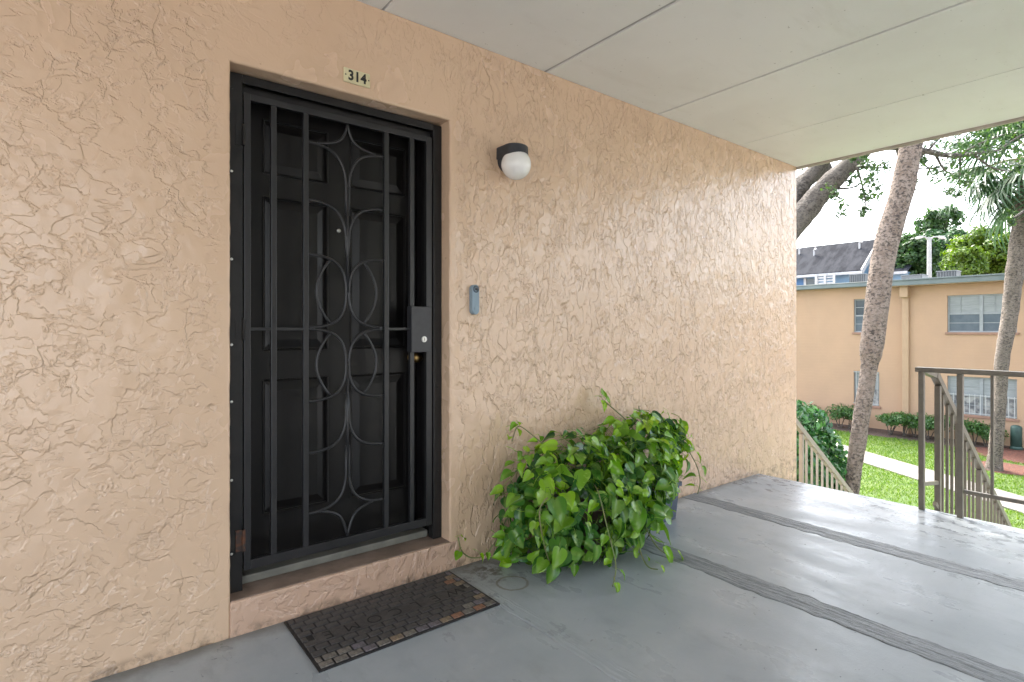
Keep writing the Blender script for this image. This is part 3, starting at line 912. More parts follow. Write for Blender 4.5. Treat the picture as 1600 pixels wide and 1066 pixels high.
# ---- number plate 314
plc = Vector((1.046, 0, 2.4255))
plate = MB().box(-0.064, 0.064, -0.009, 0.002, -0.033, 0.033, 0.004).build('number_plate', M['plate'])
plate.location = plc
tag(plate, 'small cream number plate reading 314 above the door', 'sign')
def text_mesh(name, body, size, mat, parent, loc, rot, extrude=0.001, offset=0.0, xs=1.0):
    cu = bpy.data.curves.new(name, 'FONT')
    cu.body = body
    cu.size = size
    cu.extrude = extrude
    cu.offset = offset
    cu.align_x = 'CENTER'; cu.align_y = 'CENTER'
    cu.resolution_u = 6
    tmpo = bpy.data.objects.new(name, cu)
    COL.objects.link(tmpo)
    dg = bpy.context.evaluated_depsgraph_get()
    me = bpy.data.meshes.new_from_object(tmpo.evaluated_get(dg))
    bpy.data.objects.remove(tmpo)
    me.name = name
    me.materials.clear()
    o = mesh_obj(name, me, mat, parent)
    o.location = loc; o.rotation_euler = rot; o.scale = (xs, 1, 1)
    return o
for ch, xx in (('3', -0.0305), ('1', 0.0), ('4', 0.0305)):
    text_mesh('digit', ch, 0.062, M['ink'], plate, (xx, -0.0096, -0.001), (R(90), 0, 0), 0.0008, 0.0022, 0.9)
for xx in (-0.056, 0.056):
    MB().box(xx - 0.003, xx + 0.003, -0.0102, -0.0088, -0.003, 0.003, 0.001).build('screw', M['ink'], plate)

# ---- globe lamp
gc = on_y(807.5, 257, -0.095)
lamp = empty('wall_lamp', (gc.x, 0, gc.z))
lamp.scale = (0.94, 0.94, 0.94)
tag(lamp, 'globe wall lamp with white glass ball under a black bracket', 'lamp')
def rounded_canopy():
    # half round black canopy: flat to the wall, round in front
    n_ = 18; hw = 0.074; dep = 0.098
    prof = [(-hw, 0.0)]
    for k in range(n_ + 1):
        th_ = math.pi * k / n_
        prof.append((-hw * math.cos(th_), -dep - hw * 0.86 * math.sin(th_)))
    prof.append((hw, 0.0))
    vs, fs = [], []
    lv = [(0.060, 1.0), (0.066, 1.0), (0.124, 0.985), (0.130, 0.95)]
    for z, sc in lv:
        for (x, y) in prof: vs.append((x * sc, y * sc if y < 0 else y, z))
    m_ = len(prof)
    for i in range(len(lv) - 1):
        for k in range(m_ - 1): fs.append((i * m_ + k, i * m_ + k + 1, (i + 1) * m_ + k + 1, (i + 1) * m_ + k))
    fs.append(tuple(range(m_))); fs.append(tuple((len(lv) - 1) * m_ + k for k in range(m_ - 1, -1, -1)))
    return MB().add(vs, fs)
o = rounded_canopy().build('bracket', M['lampblack'], lamp)
o.location = (0, 0, -0.022)
tmp = MB().lathe([(0.062, 0), (0.062, 0.026), (0.056, 0.032), (0.001, 0.032)], 28)
mb = MB(); mb.v = [(v[0] - 0.004, -v[2], v[1] + 0.032) for v in tmp.v]; mb.f = tmp.f
mb.build('wall_plate', M['lampblack'], lamp)
mb = MB().lathe([(0.045, 0.0), (0.045, 0.05)], 24, (0, -0.095, 0.045))
mb.build('socket_collar', M['lampblack'], lamp, True)
prof = []
for k in range(25):
    th_ = -math.pi / 2 + math.pi * 0.93 * k / 24
    prof.append((max(0.0006, 0.0875 * math.cos(th_)), 0.0875 * math.sin(th_)))
MB().lathe(prof, 40, (0, -0.095, 0)).build('glass_globe', M['opal'], lamp, True)

# ---- video doorbell
bell = empty('doorbell', (1.700, 0, 1.413))
tag(bell, 'slim grey blue video doorbell on the stucco beside the gate', 'doorbell')
def stadium(w, h, y0, y1, n_=12, bev=0.004):
    ring = []
    r = w / 2
    for k in range(n_ + 1):
        th_ = math.pi * k / n_
        ring.append((r * math.cos(th_), h / 2 - r + r * math.sin(th_)))
    for k in range(n_ + 1):
        th_ = math.pi + math.pi * k / n_
        ring.append((r * math.cos(th_), -h / 2 + r + r * math.sin(th_)))
    vs, fs = [], []
    lv = [(y0, 1.0), (y1 + bev, 1.0), (y1, 0.90)]
    for yy, sc in lv:
        for (x, z) in ring: vs.append((x * sc, yy, z * (1 - (1 - sc) * w / h)))
    m_ = len(ring)
    for i in range(len(lv) - 1):
        for k in range(m_):
            k2 = (k + 1) % m_
            fs.append((i * m_ + k, i * m_ + k2, (i + 1) * m_ + k2, (i + 1) * m_ + k))
    fs.append(tuple((len(lv) - 1) * m_ + k for k in range(m_)))
    return MB().add(vs, fs)
stadium(0.046, 0.160, 0.004, -0.030).build('body', M['bell'], bell)
tmp = MB().lathe([(0.019, 0), (0.019, 0.003), (0.016, 0.0045), (0.007, 0.0035), (0.001, 0.003)], 24)
mb = MB(); mb.v = [(v[0], -0.0302 - v[2], v[1] + 0.056) for v in tmp.v]; mb.f = tmp.f
mb.build('camera_ring', M['bell_dark'], bell)
tmp = MB().lathe([(0.006, 0), (0.005, 0.003), (0.001, 0.004)], 16)
mb = MB(); mb.v = [(v[0], -0.0334 - v[2], v[1] + 0.056) for v in tmp.v]; mb.f = tmp.f
mb.build('lens', M['ink'], bell)
tmp = MB().lathe([(0.012, 0), (0.012, 0.0015), (0.001, 0.002)], 20)
mb = MB(); mb.v = [(v[0], -0.0300 - v[2], v[1] - 0.045) for v in tmp.v]; mb.f = tmp.f
mb.build('button', M['bell'], bell)

# ---- door mat with brick blocks and WELCOME facing the door
MX0, MX1, MY0, MY1 = 0.712, 1.535, -0.462, -0.022
mat_ = MB().box(-(MX1 - MX0) / 2, (MX1 - MX0) / 2, -(MY1 - MY0) / 2, (MY1 - MY0) / 2, 0.0, 0.0065, 0.002).build('door_mat', M['rubber'])
mat_.location = ((MX0 + MX1) / 2, (MY0 + MY1) / 2, 0.0008)
mat_.rotation_euler = (0, 0, R(-0.3))
tag(mat_, 'worn black rubber door mat moulded as bricks with WELCOME lettering', 'door mat')
mw, mh = MX1 - MX0 - 0.016, MY1 - MY0 - 0.016
nr, nc = 10, 14
rh, cw = mh / nr, mw / nc
blk_me = {}
def block_mesh(w_, h_):
    key = (round(w_, 4), round(h_, 4))
    if key not in blk_me:
        vs = []
        for (ins, z) in ((0.0034, 0.005), (0.0048, 0.0100), (0.0066, 0.0108)):
            vs += [(-w_ / 2 + ins, -h_ / 2 + ins, z), (w_ / 2 - ins, -h_ / 2 + ins, z), (w_ / 2 - ins, h_ / 2 - ins, z), (-w_ / 2 + ins, h_ / 2 - ins, z)]
        fs = []
        for i in (0, 4):
            fs += [(i + k, i + (k + 1) % 4, i + 4 + (k + 1) % 4, i + 4 + k) for k in range(4)]
        fs.append((8, 9, 10, 11))
        blk_me[key] = (vs, fs)
    return blk_me[key]
rmat = random.Random(4)
mesh_cache = {}
for r in range(nr):
    y = -mh / 2 + rh * (r + 0.5)
    off = 0.0 if r % 2 == 0 else -0.5
    c = 0
    x = -mw / 2
    cells = []
    if off: cells.append((x, x + cw * 0.5)); x += cw * 0.5
    while x < mw / 2 - 1e-6:
        cells.append((x, min(x + cw, mw / 2))); x += cw
    for (xa, xb) in cells:
        u = ((xa + xb) / 2 + mw / 2) / mw
        band_ = r in (4, 5)
        if band_ and 0.055 < u < 0.945: continue
        wear = 0.0
        if r == 0: wear = 1.0
        elif r == 1: wear = 0.9 if u < 0.26 else (0.3 if u > 0.72 else 0.02)
        elif r == 2: wear = 0.6 if u < 0.06 else (0.3 if u > 0.85 else 0.0)
        elif u > 0.93: wear = 0.8
        elif u > 0.82: wear = 0.4 if r > 6 else 0.15
        elif u > 0.74 and r > 7: wear = 0.3
        if rmat.random() < wear:
            mm = rmat.choice(['mat_tan', 'mat_grey', 'mat_grey', 'mat_lilac', 'mat_grey', 'mat_lilac', 'mat_lilac', 'mat_tan', 'mat_orange'])
        else:
            mm = 'rubber2'
        w_ = round(xb - xa, 4)
        key = (w_, mm)
        if key not in mesh_cache:
            vs, fs = block_mesh(w_, rh)
            mesh_cache[key] = MB().add(vs, fs).mesh('brick')
        o = mesh_obj('brick', mesh_cache[key], M[mm], mat_)
        o.location = ((xa + xb) / 2, y, rmat.uniform(-0.0008, 0.0005))
# smooth band for the lettering
MB().box(-mw / 2 + cw * 0.9, mw / 2 - cw * 0.9, -mh / 2 + rh * 4 + 0.003, -mh / 2 + rh * 6 - 0.003, 0.004, 0.0098, 0.001).build('letter_band', M['rubber2'], mat_)
bc = -mh / 2 + rh * 5
for i, ch in enumerate('WELCOME'):
    xx = 0.30 - i * 0.10
    text_mesh('letter', ch, 0.088, M['groove'], mat_, (xx, bc, 0.0102), (0, 0, math.pi), 0.0007, -0.0012)

# ================================================================== PLANTS BY THE WALL
def heart_leaf(name, length, fold, curl, twist, pet):
    ts = [-0.07, 0.02, 0.14, 0.30, 0.48, 0.66, 0.82, 0.93, 1.0]
    ws = [0.20, 0.40, 0.49, 0.49, 0.42, 0.31, 0.18, 0.08, 0.006]
    us = [-1, -0.5, 0, 0.5, 1]
    vs, fs = [], []
    for t, w in zip(ts, ws):
        for u in us:
            tt = t
            if t < 0: tt = t if abs(u) > 0.4 else 0.0
            x = u * w * 0.86
            yv = tt + (0.0 if t > 0.02 else -0.02 * abs(u))
            z = abs(u) * w * fold - curl * tt * tt + twist * u * tt * 0.25 + 0.02 * math.sin(tt * 9 + u * 4) * abs(u)
            vs.append((x * length, yv * length, z * length))
    nu = len(us)
    for i in range(len(ts) - 1):
        for k in range(nu - 1):
            a = i * nu + k
            fs.append((a, a + 1, a + nu + 1, a + nu))
    mb = MB().add(vs, fs)
    if pet > 0:
        pts = [(0, 0, 0), (0.01, -pet * 0.35, 0.012), (0.0, -pet * 0.7, -0.01), (0.0, -pet, -pet * 0.35)]
        mb.tube(pts, [0.0018, 0.0019, 0.0022, 0.0026], 3, False)
    me = mb.mesh(name, True)
    return me
def leaf_matrix(P, N, T, s):
    N = Vector(N).normalized(); T = Vector(T)
    T = (T - N * T.dot(N)).normalized()
    B = T.cross(N).normalized()
    m = Matrix(((B.x, T.x, N.x, P[0]), (B.y, T.y, N.y, P[1]), (B.z, T.z, N.z, P[2]), (0, 0, 0, 1)))
    return m @ Matrix.Diagonal((s, s, s, 1))
def leaf_set(mat):
    out = []
    rr = random.Random(11)
    for k in range(9):
        me = heart_leaf('leaf', 0.10, rr.uniform(0.08, 0.42), rr.uniform(0.05, 0.5), rr.uniform(-0.5, 0.5), rr.uniform(0.07, 0.13))
        me.materials.append(mat)
        out.append(me)
    return out
LEAF_D, LEAF_L = leaf_set(M['pothos_dark']), leaf_set(M['pothos_lime'])

def pothos(root, lobes, n_leaf, n_in, sets, weights, rr, szr):
    """lobes: (centre xyz, radii xyz, weight); leaves hang over the lobes' surface"""
    def sample(kmin, kmax):
        while True:
            c, r, w = rr.choices(lobes, [l[2] for l in lobes])[0]
            d = Vector((rr.gauss(0, 1), rr.gauss(0, 1), rr.gauss(0, 1))).normalized()
            if d.y > 0.55 and rr.random() < 0.8: continue
            k = rr.uniform(kmin, kmax) * (1 + 0.10 * mnoise.noise((d.x * 2.2 + c[0], d.y * 2.2, d.z * 2.2)))
            p = Vector((c[0] + d.x * r[0] * k, c[1] + d.y * r[1] * k, c[2] + d.z * r[2] * k))
            if p.y > -0.035 or p.z < 0.03: continue
            if p.x > 2.86 and p.z < 0.33: continue
            inside = False
            for c2, r2, w2 in lobes:
                if c2 is c: continue
                q = ((p.x - c2[0]) / r2[0]) ** 2 + ((p.y - c2[1]) / r2[1]) ** 2 + ((p.z - c2[2]) / r2[2]) ** 2
                if q < 0.55: inside = True
            if inside: continue
            return p, d, c
    for i in range(n_leaf):
        p, d, c = sample(0.80, 1.06)
        N = d * 0.8 + Vector((0.2, -0.45, 0.7)) + Vector((rr.gauss(0, .55), rr.gauss(0, .55), rr.gauss(0, .5)))
        T = Vector((d.x * 0.7 + rr.gauss(0, .7), d.y * 0.7 + rr.gauss(0, .5), -0.4 + rr.gauss(0, .6)))
        up = p.z / 0.75
        s_ = rr.uniform(*szr) * rr.uniform(0.75, 1.1) * (1.12 - 0.35 * up) * (1.25 if rr.random() < 0.14 else 1.0)
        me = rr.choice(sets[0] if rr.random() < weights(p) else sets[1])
        o = mesh_obj('leaf', me, None, root)
        o.matrix_local = Matrix.Translation(-Vector(root.location)) @ leaf_matrix(p, N, T, s_)
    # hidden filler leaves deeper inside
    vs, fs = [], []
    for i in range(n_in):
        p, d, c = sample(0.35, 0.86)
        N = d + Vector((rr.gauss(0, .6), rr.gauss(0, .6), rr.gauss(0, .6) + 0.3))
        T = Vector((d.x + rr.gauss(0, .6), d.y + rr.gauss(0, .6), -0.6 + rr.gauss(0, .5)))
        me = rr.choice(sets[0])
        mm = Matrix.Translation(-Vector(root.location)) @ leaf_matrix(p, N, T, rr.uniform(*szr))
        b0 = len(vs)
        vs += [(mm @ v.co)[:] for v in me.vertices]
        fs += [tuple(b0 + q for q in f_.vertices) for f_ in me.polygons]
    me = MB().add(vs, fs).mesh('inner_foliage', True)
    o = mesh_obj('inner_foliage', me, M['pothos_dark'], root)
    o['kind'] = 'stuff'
def vine(root, pts, rad=0.0035):
    P = [Vector(p) for p in pts]
    out = []
    n_ = len(P)
    for i in range(n_ - 1):
        p0, p1, p2, p3 = P[max(i - 1, 0)], P[i], P[i + 1], P[min(i + 2, n_ - 1)]
        for k in range(5):
            t = k / 5
            out.append(0.5 * ((2 * p1) + (p2 - p0) * t + (2 * p0 - 5 * p1 + 4 * p2 - p3) * t * t + (3 * p1 - p0 - 3 * p2 + p3) * t ** 3))
    out.append(P[-1])
    o = MB().tube(out, rad, 6).build('vine', M['vine'], root, True)
    o.location = -Vector(root.location)
    return out
def vine_leaves(root, pts, every, sets, rr, smin, smax):
    for i in range(3, len(pts), every):
        p = pts[i]
        a = rr.uniform(0, 6.28)
        side = Vector((math.cos(a), math.sin(a), 0))
        N = Vector((side.x * 0.4 + 0.2, side.y * 0.4 - 0.5, 0.8))
        q = p + side * 0.035 + Vector((0, 0, 0.02))
        q.y = min(q.y, -0.03); q.z = max(q.z, 0.022)
        o = mesh_obj('leaf', rr.choice(sets), None, root)
        o.matrix_local = Matrix.Translation(-Vector(root.location)) @ leaf_matrix(q, N, side * 0.6 + Vector((0, -0.2, -0.5)), rr.uniform(smin, smax))

# plant in a brown pot
rp = random.Random(21)
pot1 = empty('potted_plant', (2.27, -0.26, 0))
tag(pot1, 'trailing pothos with dark marbled leaves in a hidden brown pot nearer the gate', 'plant')
MB().lathe([(0.13, 0.0), (0.175, 0.27), (0.19, 0.275), (0.19, 0.31), (0.172, 0.31), (0.165, 0.27)], 28).build('pot', M['brownpot'], pot1, True)
MB().lathe([(0.001, 0.285), (0.164, 0.272)], 24).build('soil', M['soil'], pot1)
lobes1 = [((2.28, -0.27, 0.36), (0.44, 0.27, 0.36), 1.0), ((2.10, -0.30, 0.22), (0.36, 0.27, 0.26), 0.75), ((2.42, -0.33, 0.30), (0.34, 0.30, 0.32), 0.8), ((1.98, -0.21, 0.28), (0.27, 0.19, 0.33), 0.75)]
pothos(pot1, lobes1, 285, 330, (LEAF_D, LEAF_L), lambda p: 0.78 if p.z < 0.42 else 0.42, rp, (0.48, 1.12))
def P_(px, py, y): return on_y(px, py, y)
v = vine(pot1, [(2.0, -0.2, 0.35), P_(800, 800, -0.16), P_(765, 860, -0.10), P_(740, 872, -0.06), P_(722, 862, -0.05), P_(716, 840, -0.045)])
vine_leaves(pot1, v, 4, LEAF_L, rp, 0.35, 0.6)
v = vine(pot1, [(2.3, -0.3, 0.40), P_(935, 770, -0.52), P_(950, 830, -0.58), on_z(962, 880, 0.10), on_z(960, 905, 0.03), on_z(957, 916, 0.012)])
vine_leaves(pot1, v, 4, LEAF_L, rp, 0.4, 0.7)
v = vine(pot1, [(2.1, -0.3, 0.40), P_(845, 790, -0.5), P_(850, 850, -0.5), on_z(860, 890, 0.04), on_z(835, 893, 0.01)])
vine_leaves(pot1, v, 5, LEAF_D, rp, 0.6, 0.9)
v = vine(pot1, [(2.1, -0.25, 0.55), P_(822, 672, -0.16), P_(808, 668, -0.12), P_(800, 690, -0.11)])
vine_leaves(pot1, v, 3, LEAF_L, rp, 0.4, 0.7)

# plant in the slate trough
pot2 = empty('potted_plant', (2.86, -0.20, 0))
tag(pot2, 'bushy pothos with bright lime leaves in a slate grey trough against the wall', 'plant')
def trough(x0, x1, y0, y1, h, flare):
    vs = [(x0 + flare, y0 + flare * .6, 0.003), (x1 - flare, y0 + flare * .6, 0.003), (x1 - flare, y1 - flare * .3, 0.003), (x0 + flare, y1 - flare * .3, 0.003),
          (x0, y0, h), (x1, y0, h), (x1, y1, h), (x0, y1, h),
          (x0 - .012, y0 - .012, h), (x1 + .012, y0 - .012, h), (x1 + .012, y1 + .006, h), (x0 - .012, y1 + .006, h),
          (x0 - .012, y0 - .012, h + .028), (x1 + .012, y0 - .012, h + .028), (x1 + .012, y1 + .006, h + .028), (x0 - .012, y1 + .006, h + .028),
          (x0 + .01, y0 + .01, h + .028), (x1 - .01, y0 + .01, h + .028), (x1 - .01, y1 - .01, h + .028), (x0 + .01, y1 - .01, h + .028),
          (x0 + .012, y0 + .012, h - .03), (x1 - .012, y0 + .012, h - .03), (x1 - .012, y1 - .012, h - .03), (x0 + .012, y1 - .012, h - .03)]
    fs = [(3, 2, 1, 0)]
    for i in range(0, 20, 4): fs += [(i + k, i + (k + 1) % 4, i + 4 + (k + 1) % 4, i + 4 + k) for k in range(4)]
    return MB().add(vs, fs)
o = trough(2.60, 3.16, -0.275, -0.045, 0.22, 0.022).build('trough', M['planter'], pot2)
o.location = -Vector(pot2.location)
o = MB().box(2.614, 3.146, -0.261, -0.059, 0.19, 0.215).build('soil', M['soil'], pot2)
o.location = -Vector(pot2.location)
lobes2 = [((2.74, -0.24, 0.46), (0.38, 0.23, 0.27), 1.0), ((2.96, -0.20, 0.50), (0.32, 0.20, 0.22), 0.8), ((2.62, -0.33, 0.34), (0.28, 0.26, 0.30), 0.5)]
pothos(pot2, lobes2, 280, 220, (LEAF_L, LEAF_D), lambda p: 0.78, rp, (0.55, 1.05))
v = vine(pot2, [(2.85, -0.2, 0.5), P_(1000, 690, -0.2), P_(983, 662, -0.17), P_(960, 640, -0.13), P_(945, 628, -0.10)], 0.0045)
for dx, dz, t in ((0.02, 0.0, (0.8, -0.1, -0.5)), (-0.01, -0.01, (-0.2, -0.2, -1)), (0.0, 0.02, (0.4, -0.3, 0.9))):
    o = mesh_obj('leaf', LEAF_L[rp.randrange(9)], None, pot2)
    o.matrix_local = Matrix.Translation(-Vector(pot2.location)) @ leaf_matrix(P_(944, 624, -0.10) + Vector((dx, 0, dz)), (0.2, -0.8, 0.6), t, 0.7)
v = vine(pot2, [(2.85, -0.2, 0.5), P_(1020, 700, -0.2), P_(1003, 660, -0.16), P_(998, 635, -0.12)], 0.0035)
vine_leaves(pot2, v, 9, LEAF_L, rp, 0.4, 0.6)
v = vine(pot2, [(3.0, -0.2, 0.45), P_(1060, 690, -0.25), P_(1085, 720, -0.25), P_(1094, 750, -0.25), P_(1090, 772, -0.25)])
vine_leaves(pot2, v, 3, LEAF_L, rp, 0.6, 1.0)
v = vine(pot2, [(3.0, -0.2, 0.45), P_(1050, 665, -0.16), P_(1068, 668, -0.14), P_(1072, 690, -0.14)])
vine_leaves(pot2, v, 4, LEAF_L, rp, 0.7, 1.1)
v = vine(pot2, [(2.7, -0.35, 0.35), P_(1000, 790, -0.50), P_(1012, 830, -0.5), on_z(1030, 858, 0.05), on_z(1055, 872, 0.02)])
vine_leaves(pot2, v, 4, LEAF_L, rp, 0.5, 0.9)
v = vine(pot2, [(2.65, -0.38, 0.35), P_(985, 800, -0.52), on_z(1000, 860, 0.06), on_z(1012, 885, 0.012), on_z(1028, 890, 0.01)])
vine_leaves(pot2, v, 5, LEAF_L, rp, 0.35, 0.6)

# ================================================================== STAIRS AND RAILS
stair = empty('staircase', (XE, -0.6, GZ))
tag(stair, 'concrete staircase going down from the landing to the lawn', 'stairs')
RISE, RUN = 2.85 / 16, 0.2495
for i in range(1, 16):
    x0 = XE + (i - 1) * RUN + 0.002
    zt = -i * RISE
    o = MB().box(x0, x0 + RUN + 0.02, -1.13, -0.012, zt - 0.12 - 0.002 * (i % 2), zt, 0.006).build('step', M['concrete'], stair)
    o.location = -Vector(stair.location)
for yy in (-1.17, -0.011 + 0.0):
    pass
mb = MB()
for (y0, y1) in ((-1.175, -1.135),):
    x1 = XE + 15.6 * RUN
    vs = []
    for y in (y0, y1):
        vs += [(XE + 0.003, y, -0.26), (XE + 0.003, y, -0.03), (XE + 0.12, y, -0.03), (x1, y, GZ + 0.17), (x1, y, GZ), (x1 - 0.25, y, GZ)]
    fs = [(0, 1, 2, 3, 4, 5), (11, 10, 9, 8, 7, 6)] + [(k, k + 6, (k + 1) % 6 + 6, (k + 1) % 6) for k in range(6)]
    mb.add(vs, fs)
o = mb.build('stringer', M['concrete'], stair)
o.location = -Vector(stair.location)

def beam(p, q, w, h):
    """rectangular bar from p to q (w across, h tall)"""
    p, q = Vector(p), Vector(q)
    d = (q - p).normalized()
    a = d.cross(Vector((0, 0, 1))).normalized() if abs(d.z) < 0.95 else Vector((1, 0, 0))
    u = a.cross(d).normalized()
    vs = []
    for e in (p, q):
        vs += [e + a * w / 2 + u * h / 2, e - a * w / 2 + u * h / 2, e - a * w / 2 - u * h / 2, e + a * w / 2 - u * h / 2]
    return MB().add(vs, [(0, 1, 2, 3), (7, 6, 5, 4), (0, 4, 5, 1), (1, 5, 6, 2), (2, 6, 7, 3), (3, 7, 4, 0)])
SL = RISE / RUN
# guard rail along the landing edge
guard = empty('guard_railing', (XE - 0.05, -1.2, 0))
tag(guard, 'taupe metal guard railing standing on the edge of the landing', 'railing')
def gr(name, mb, mat='rail'):
    o = mb.build(name, M[mat], guard)
    o.location = -Vector(guard.location)
    return o
GXR = XE - 0.045
gr('post', MB().box(GXR - 0.0165, GXR + 0.0165, -1.2165, -1.1835, 0.0, 0.955, 0.003))
for yp in (-1.415, -2.75, -4.1):
    gr('post', MB().box(GXR - 0.0165, GXR + 0.0165, yp - 0.0165, yp + 0.0165, 0.0, 0.955, 0.003))
gr('top_rail', MB().box(GXR - 0.027, GXR + 0.027, -4.15, -1.165, 0.956, 0.990, 0.008))
gr('bottom_rail', MB().box(GXR - 0.012, GXR + 0.012, -4.08, -1.435, 0.165, 0.190, 0.002))
yy = -1.415 - 0.165
while yy > -4.05:
    if abs(yy + 2.75) > 0.05:
        gr('baluster', MB().box(GXR - 0.008, GXR + 0.008, yy - 0.008, yy + 0.008, 0.191, 0.955, 0.001))
    yy -= 0.165

def stair_rail(name, label, y, x0, x1, hgt, mat, post_x, spacing=0.118, first=None):
    root = empty(name, (x0, y, -SL * (x0 - XE)))
    tag(root, label, 'railing')
    def add(nm, mb):
        o = mb.build(nm, M[mat], root)
        o.location = -Vector(root.location)
    def zn(x): return -SL * (x - XE)
    add('hand_rail', beam((x0, y, zn(x0) + hgt), (x1, y, zn(x1) + hgt), 0.045, 0.048))
    add('lower_rail', beam((x0, y, zn(x0) + 0.13), (x1, y, zn(x1) + 0.13), 0.022, 0.028))
    for px_ in post_x:
        add('post', MB().box(px_ - 0.018, px_ + 0.018, y - 0.018, y + 0.018, zn(px_) - 0.17, zn(px_) + hgt - 0.035, 0.003))
    x = x0 + spacing * 0.5
    while x < x1:
        if all(abs(x - q) > 0.05 for q in post_x):
            add('baluster', MB().box(x - 0.009, x + 0.009, y - 0.009, y + 0.009, zn(x) + 0.14, zn(x) + hgt - 0.035, 0.001))
        x += spacing
    return root
sr = stair_rail('stair_railing', 'taupe stair railing descending from the corner post of the guard railing', -1.215, 4.88, 8.5, 1.06, 'rail', [4.955, 6.05, 7.2, 8.4])
o = beam((GXR, -1.205, 0.178), (4.95, -1.215, 0.14), 0.022, 0.026).build('lower_link', M['rail'], sr); o.location = -Vector(sr.location)
o = beam((GXR, -1.2, 0.972), (4.89, -1.215, 0.918), 0.042, 0.034).build('rail_link', M['rail'], sr); o.location = -Vector(sr.location)
stair_rail('stair_railing', 'pale beige stair railing beside the end of the stucco wall', 0.06, 5.44, 8.5, 0.925, 'rail_pale', [5.63, 6.8, 8.3])

# ================================================================== BEYOND: building with flat roof
bld = empty('flat_roofed_building', (XF, 4, GZ))
tag(bld, 'peach two storey apartment block with flat roof beyond the lawn', 'building')
BO = -Vector(bld.location)
def bp(name, mb, mat, parent=None, smooth=False):
    o = mb.build(name, M[mat], parent or bld, smooth)
    if parent is None: o.location = BO
    return o
RT = 3.0
YS = 5.30      # where the right hand block steps forward
def wall_with_holes(x, thick, y0, y1, z0, z1, holes):
    """facade facing -X at x, with rectangular openings (y0,y1,z0,z1)"""
    ys = sorted(set([y0, y1] + [h[0] for h in holes] + [h[1] for h in holes]))
    zs_ = sorted(set([z0, z1] + [h[2] for h in holes] + [h[3] for h in holes]))
    mb = MB()
    for i in range(len(ys) - 1):
        for j in range(len(zs_) - 1):
            cy_, cz_ = (ys[i] + ys[i + 1]) / 2, (zs_[j] + zs_[j + 1]) / 2
            if any(h[0] < cy_ < h[1] and h[2] < cz_ < h[3] for h in holes): continue
            mb.add([(x, ys[i], zs_[j]), (x, ys[i + 1], zs_[j]), (x, ys[i + 1], zs_[j + 1]), (x, ys[i], zs_[j + 1])], [(0, 3, 2, 1)])
    for (a, b_, c, d) in holes:
        mb.add([(x, a, c), (x, b_, c), (x, b_, d), (x, a, d), (x + thick, a, c), (x + thick, b_, c), (x + thick, b_, d), (x + thick, a, d)],
               [(0, 1, 5, 4), (1, 2, 6, 5), (2, 3, 7, 6), (3, 0, 4, 7)])
    return mb
HR = [(1.93, 3.90, 1.13, 2.50), (1.93, 3.90, -1.88, -0.50), (-3.6, -1.63, 1.13, 2.50), (-3.6, -1.63, -1.88, -0.50)]
HL = [(6.22, 7.17, 1.11, 2.50), (6.22, 7.17, -1.92, -0.52), (11.2, 13.1, 1.11, 2.5), (11.2, 13.1, -1.92, -0.52)]
bp('wall', wall_with_holes(XF - 0.12, 0.14, -14, YS, GZ - 0.1, RT, HR), 'facade')
bp('wall', wall_with_holes(XF + 0.10, 0.14, YS, 24, GZ - 0.1, RT, HL), 'facade')
mb = MB(); mb.box(XF + 0.45, XF + 11, -14, 24, GZ - 0.1, RT - 0.01)
bp('core', mb, 'trimtan')
bp('roof', MB().box(XF - 0.3, XF + 11.3, -14.3, 24, RT + 0.17, RT + 0.20), 'roofing')
bp('fascia', MB().box(XF - 0.62, XF - 0.05, -14.5, YS + 0.45, RT - 0.07, RT + 0.12, 0.02), 'fascia')
bp('fascia', MB().box(XF - 0.66, XF + 11.3, -14.5, YS + 0.5, RT + 0.121, RT + 0.168), 'fascia')
bp('fascia', MB().box(XF - 0.28, XF + 0.30, YS + 0.46, 24, RT + 0.0, RT + 0.165, 0.02), 'fascia')
bp('soffit', MB().box(XF - 0.60, XF - 0.10, -14.4, YS + 0.40, RT - 0.085, RT - 0.071), 'trimtan')
bp('pilaster', MB().box(XF - 0.22, XF + 0.12, YS - 0.20, YS + 0.02, GZ, 2.50, 0.02), 'trimtan')
bp('downspout_head', MB().box(XF - 0.42, XF - 0.08, YS - 0.23, YS + 0.05, 2.48, 2.92, 0.02), 'trimtan')
bp('foundation', MB().box(XF - 0.135, XF - 0.118, -14, YS - 0.25, GZ, GZ + 0.33), 'trimtan')
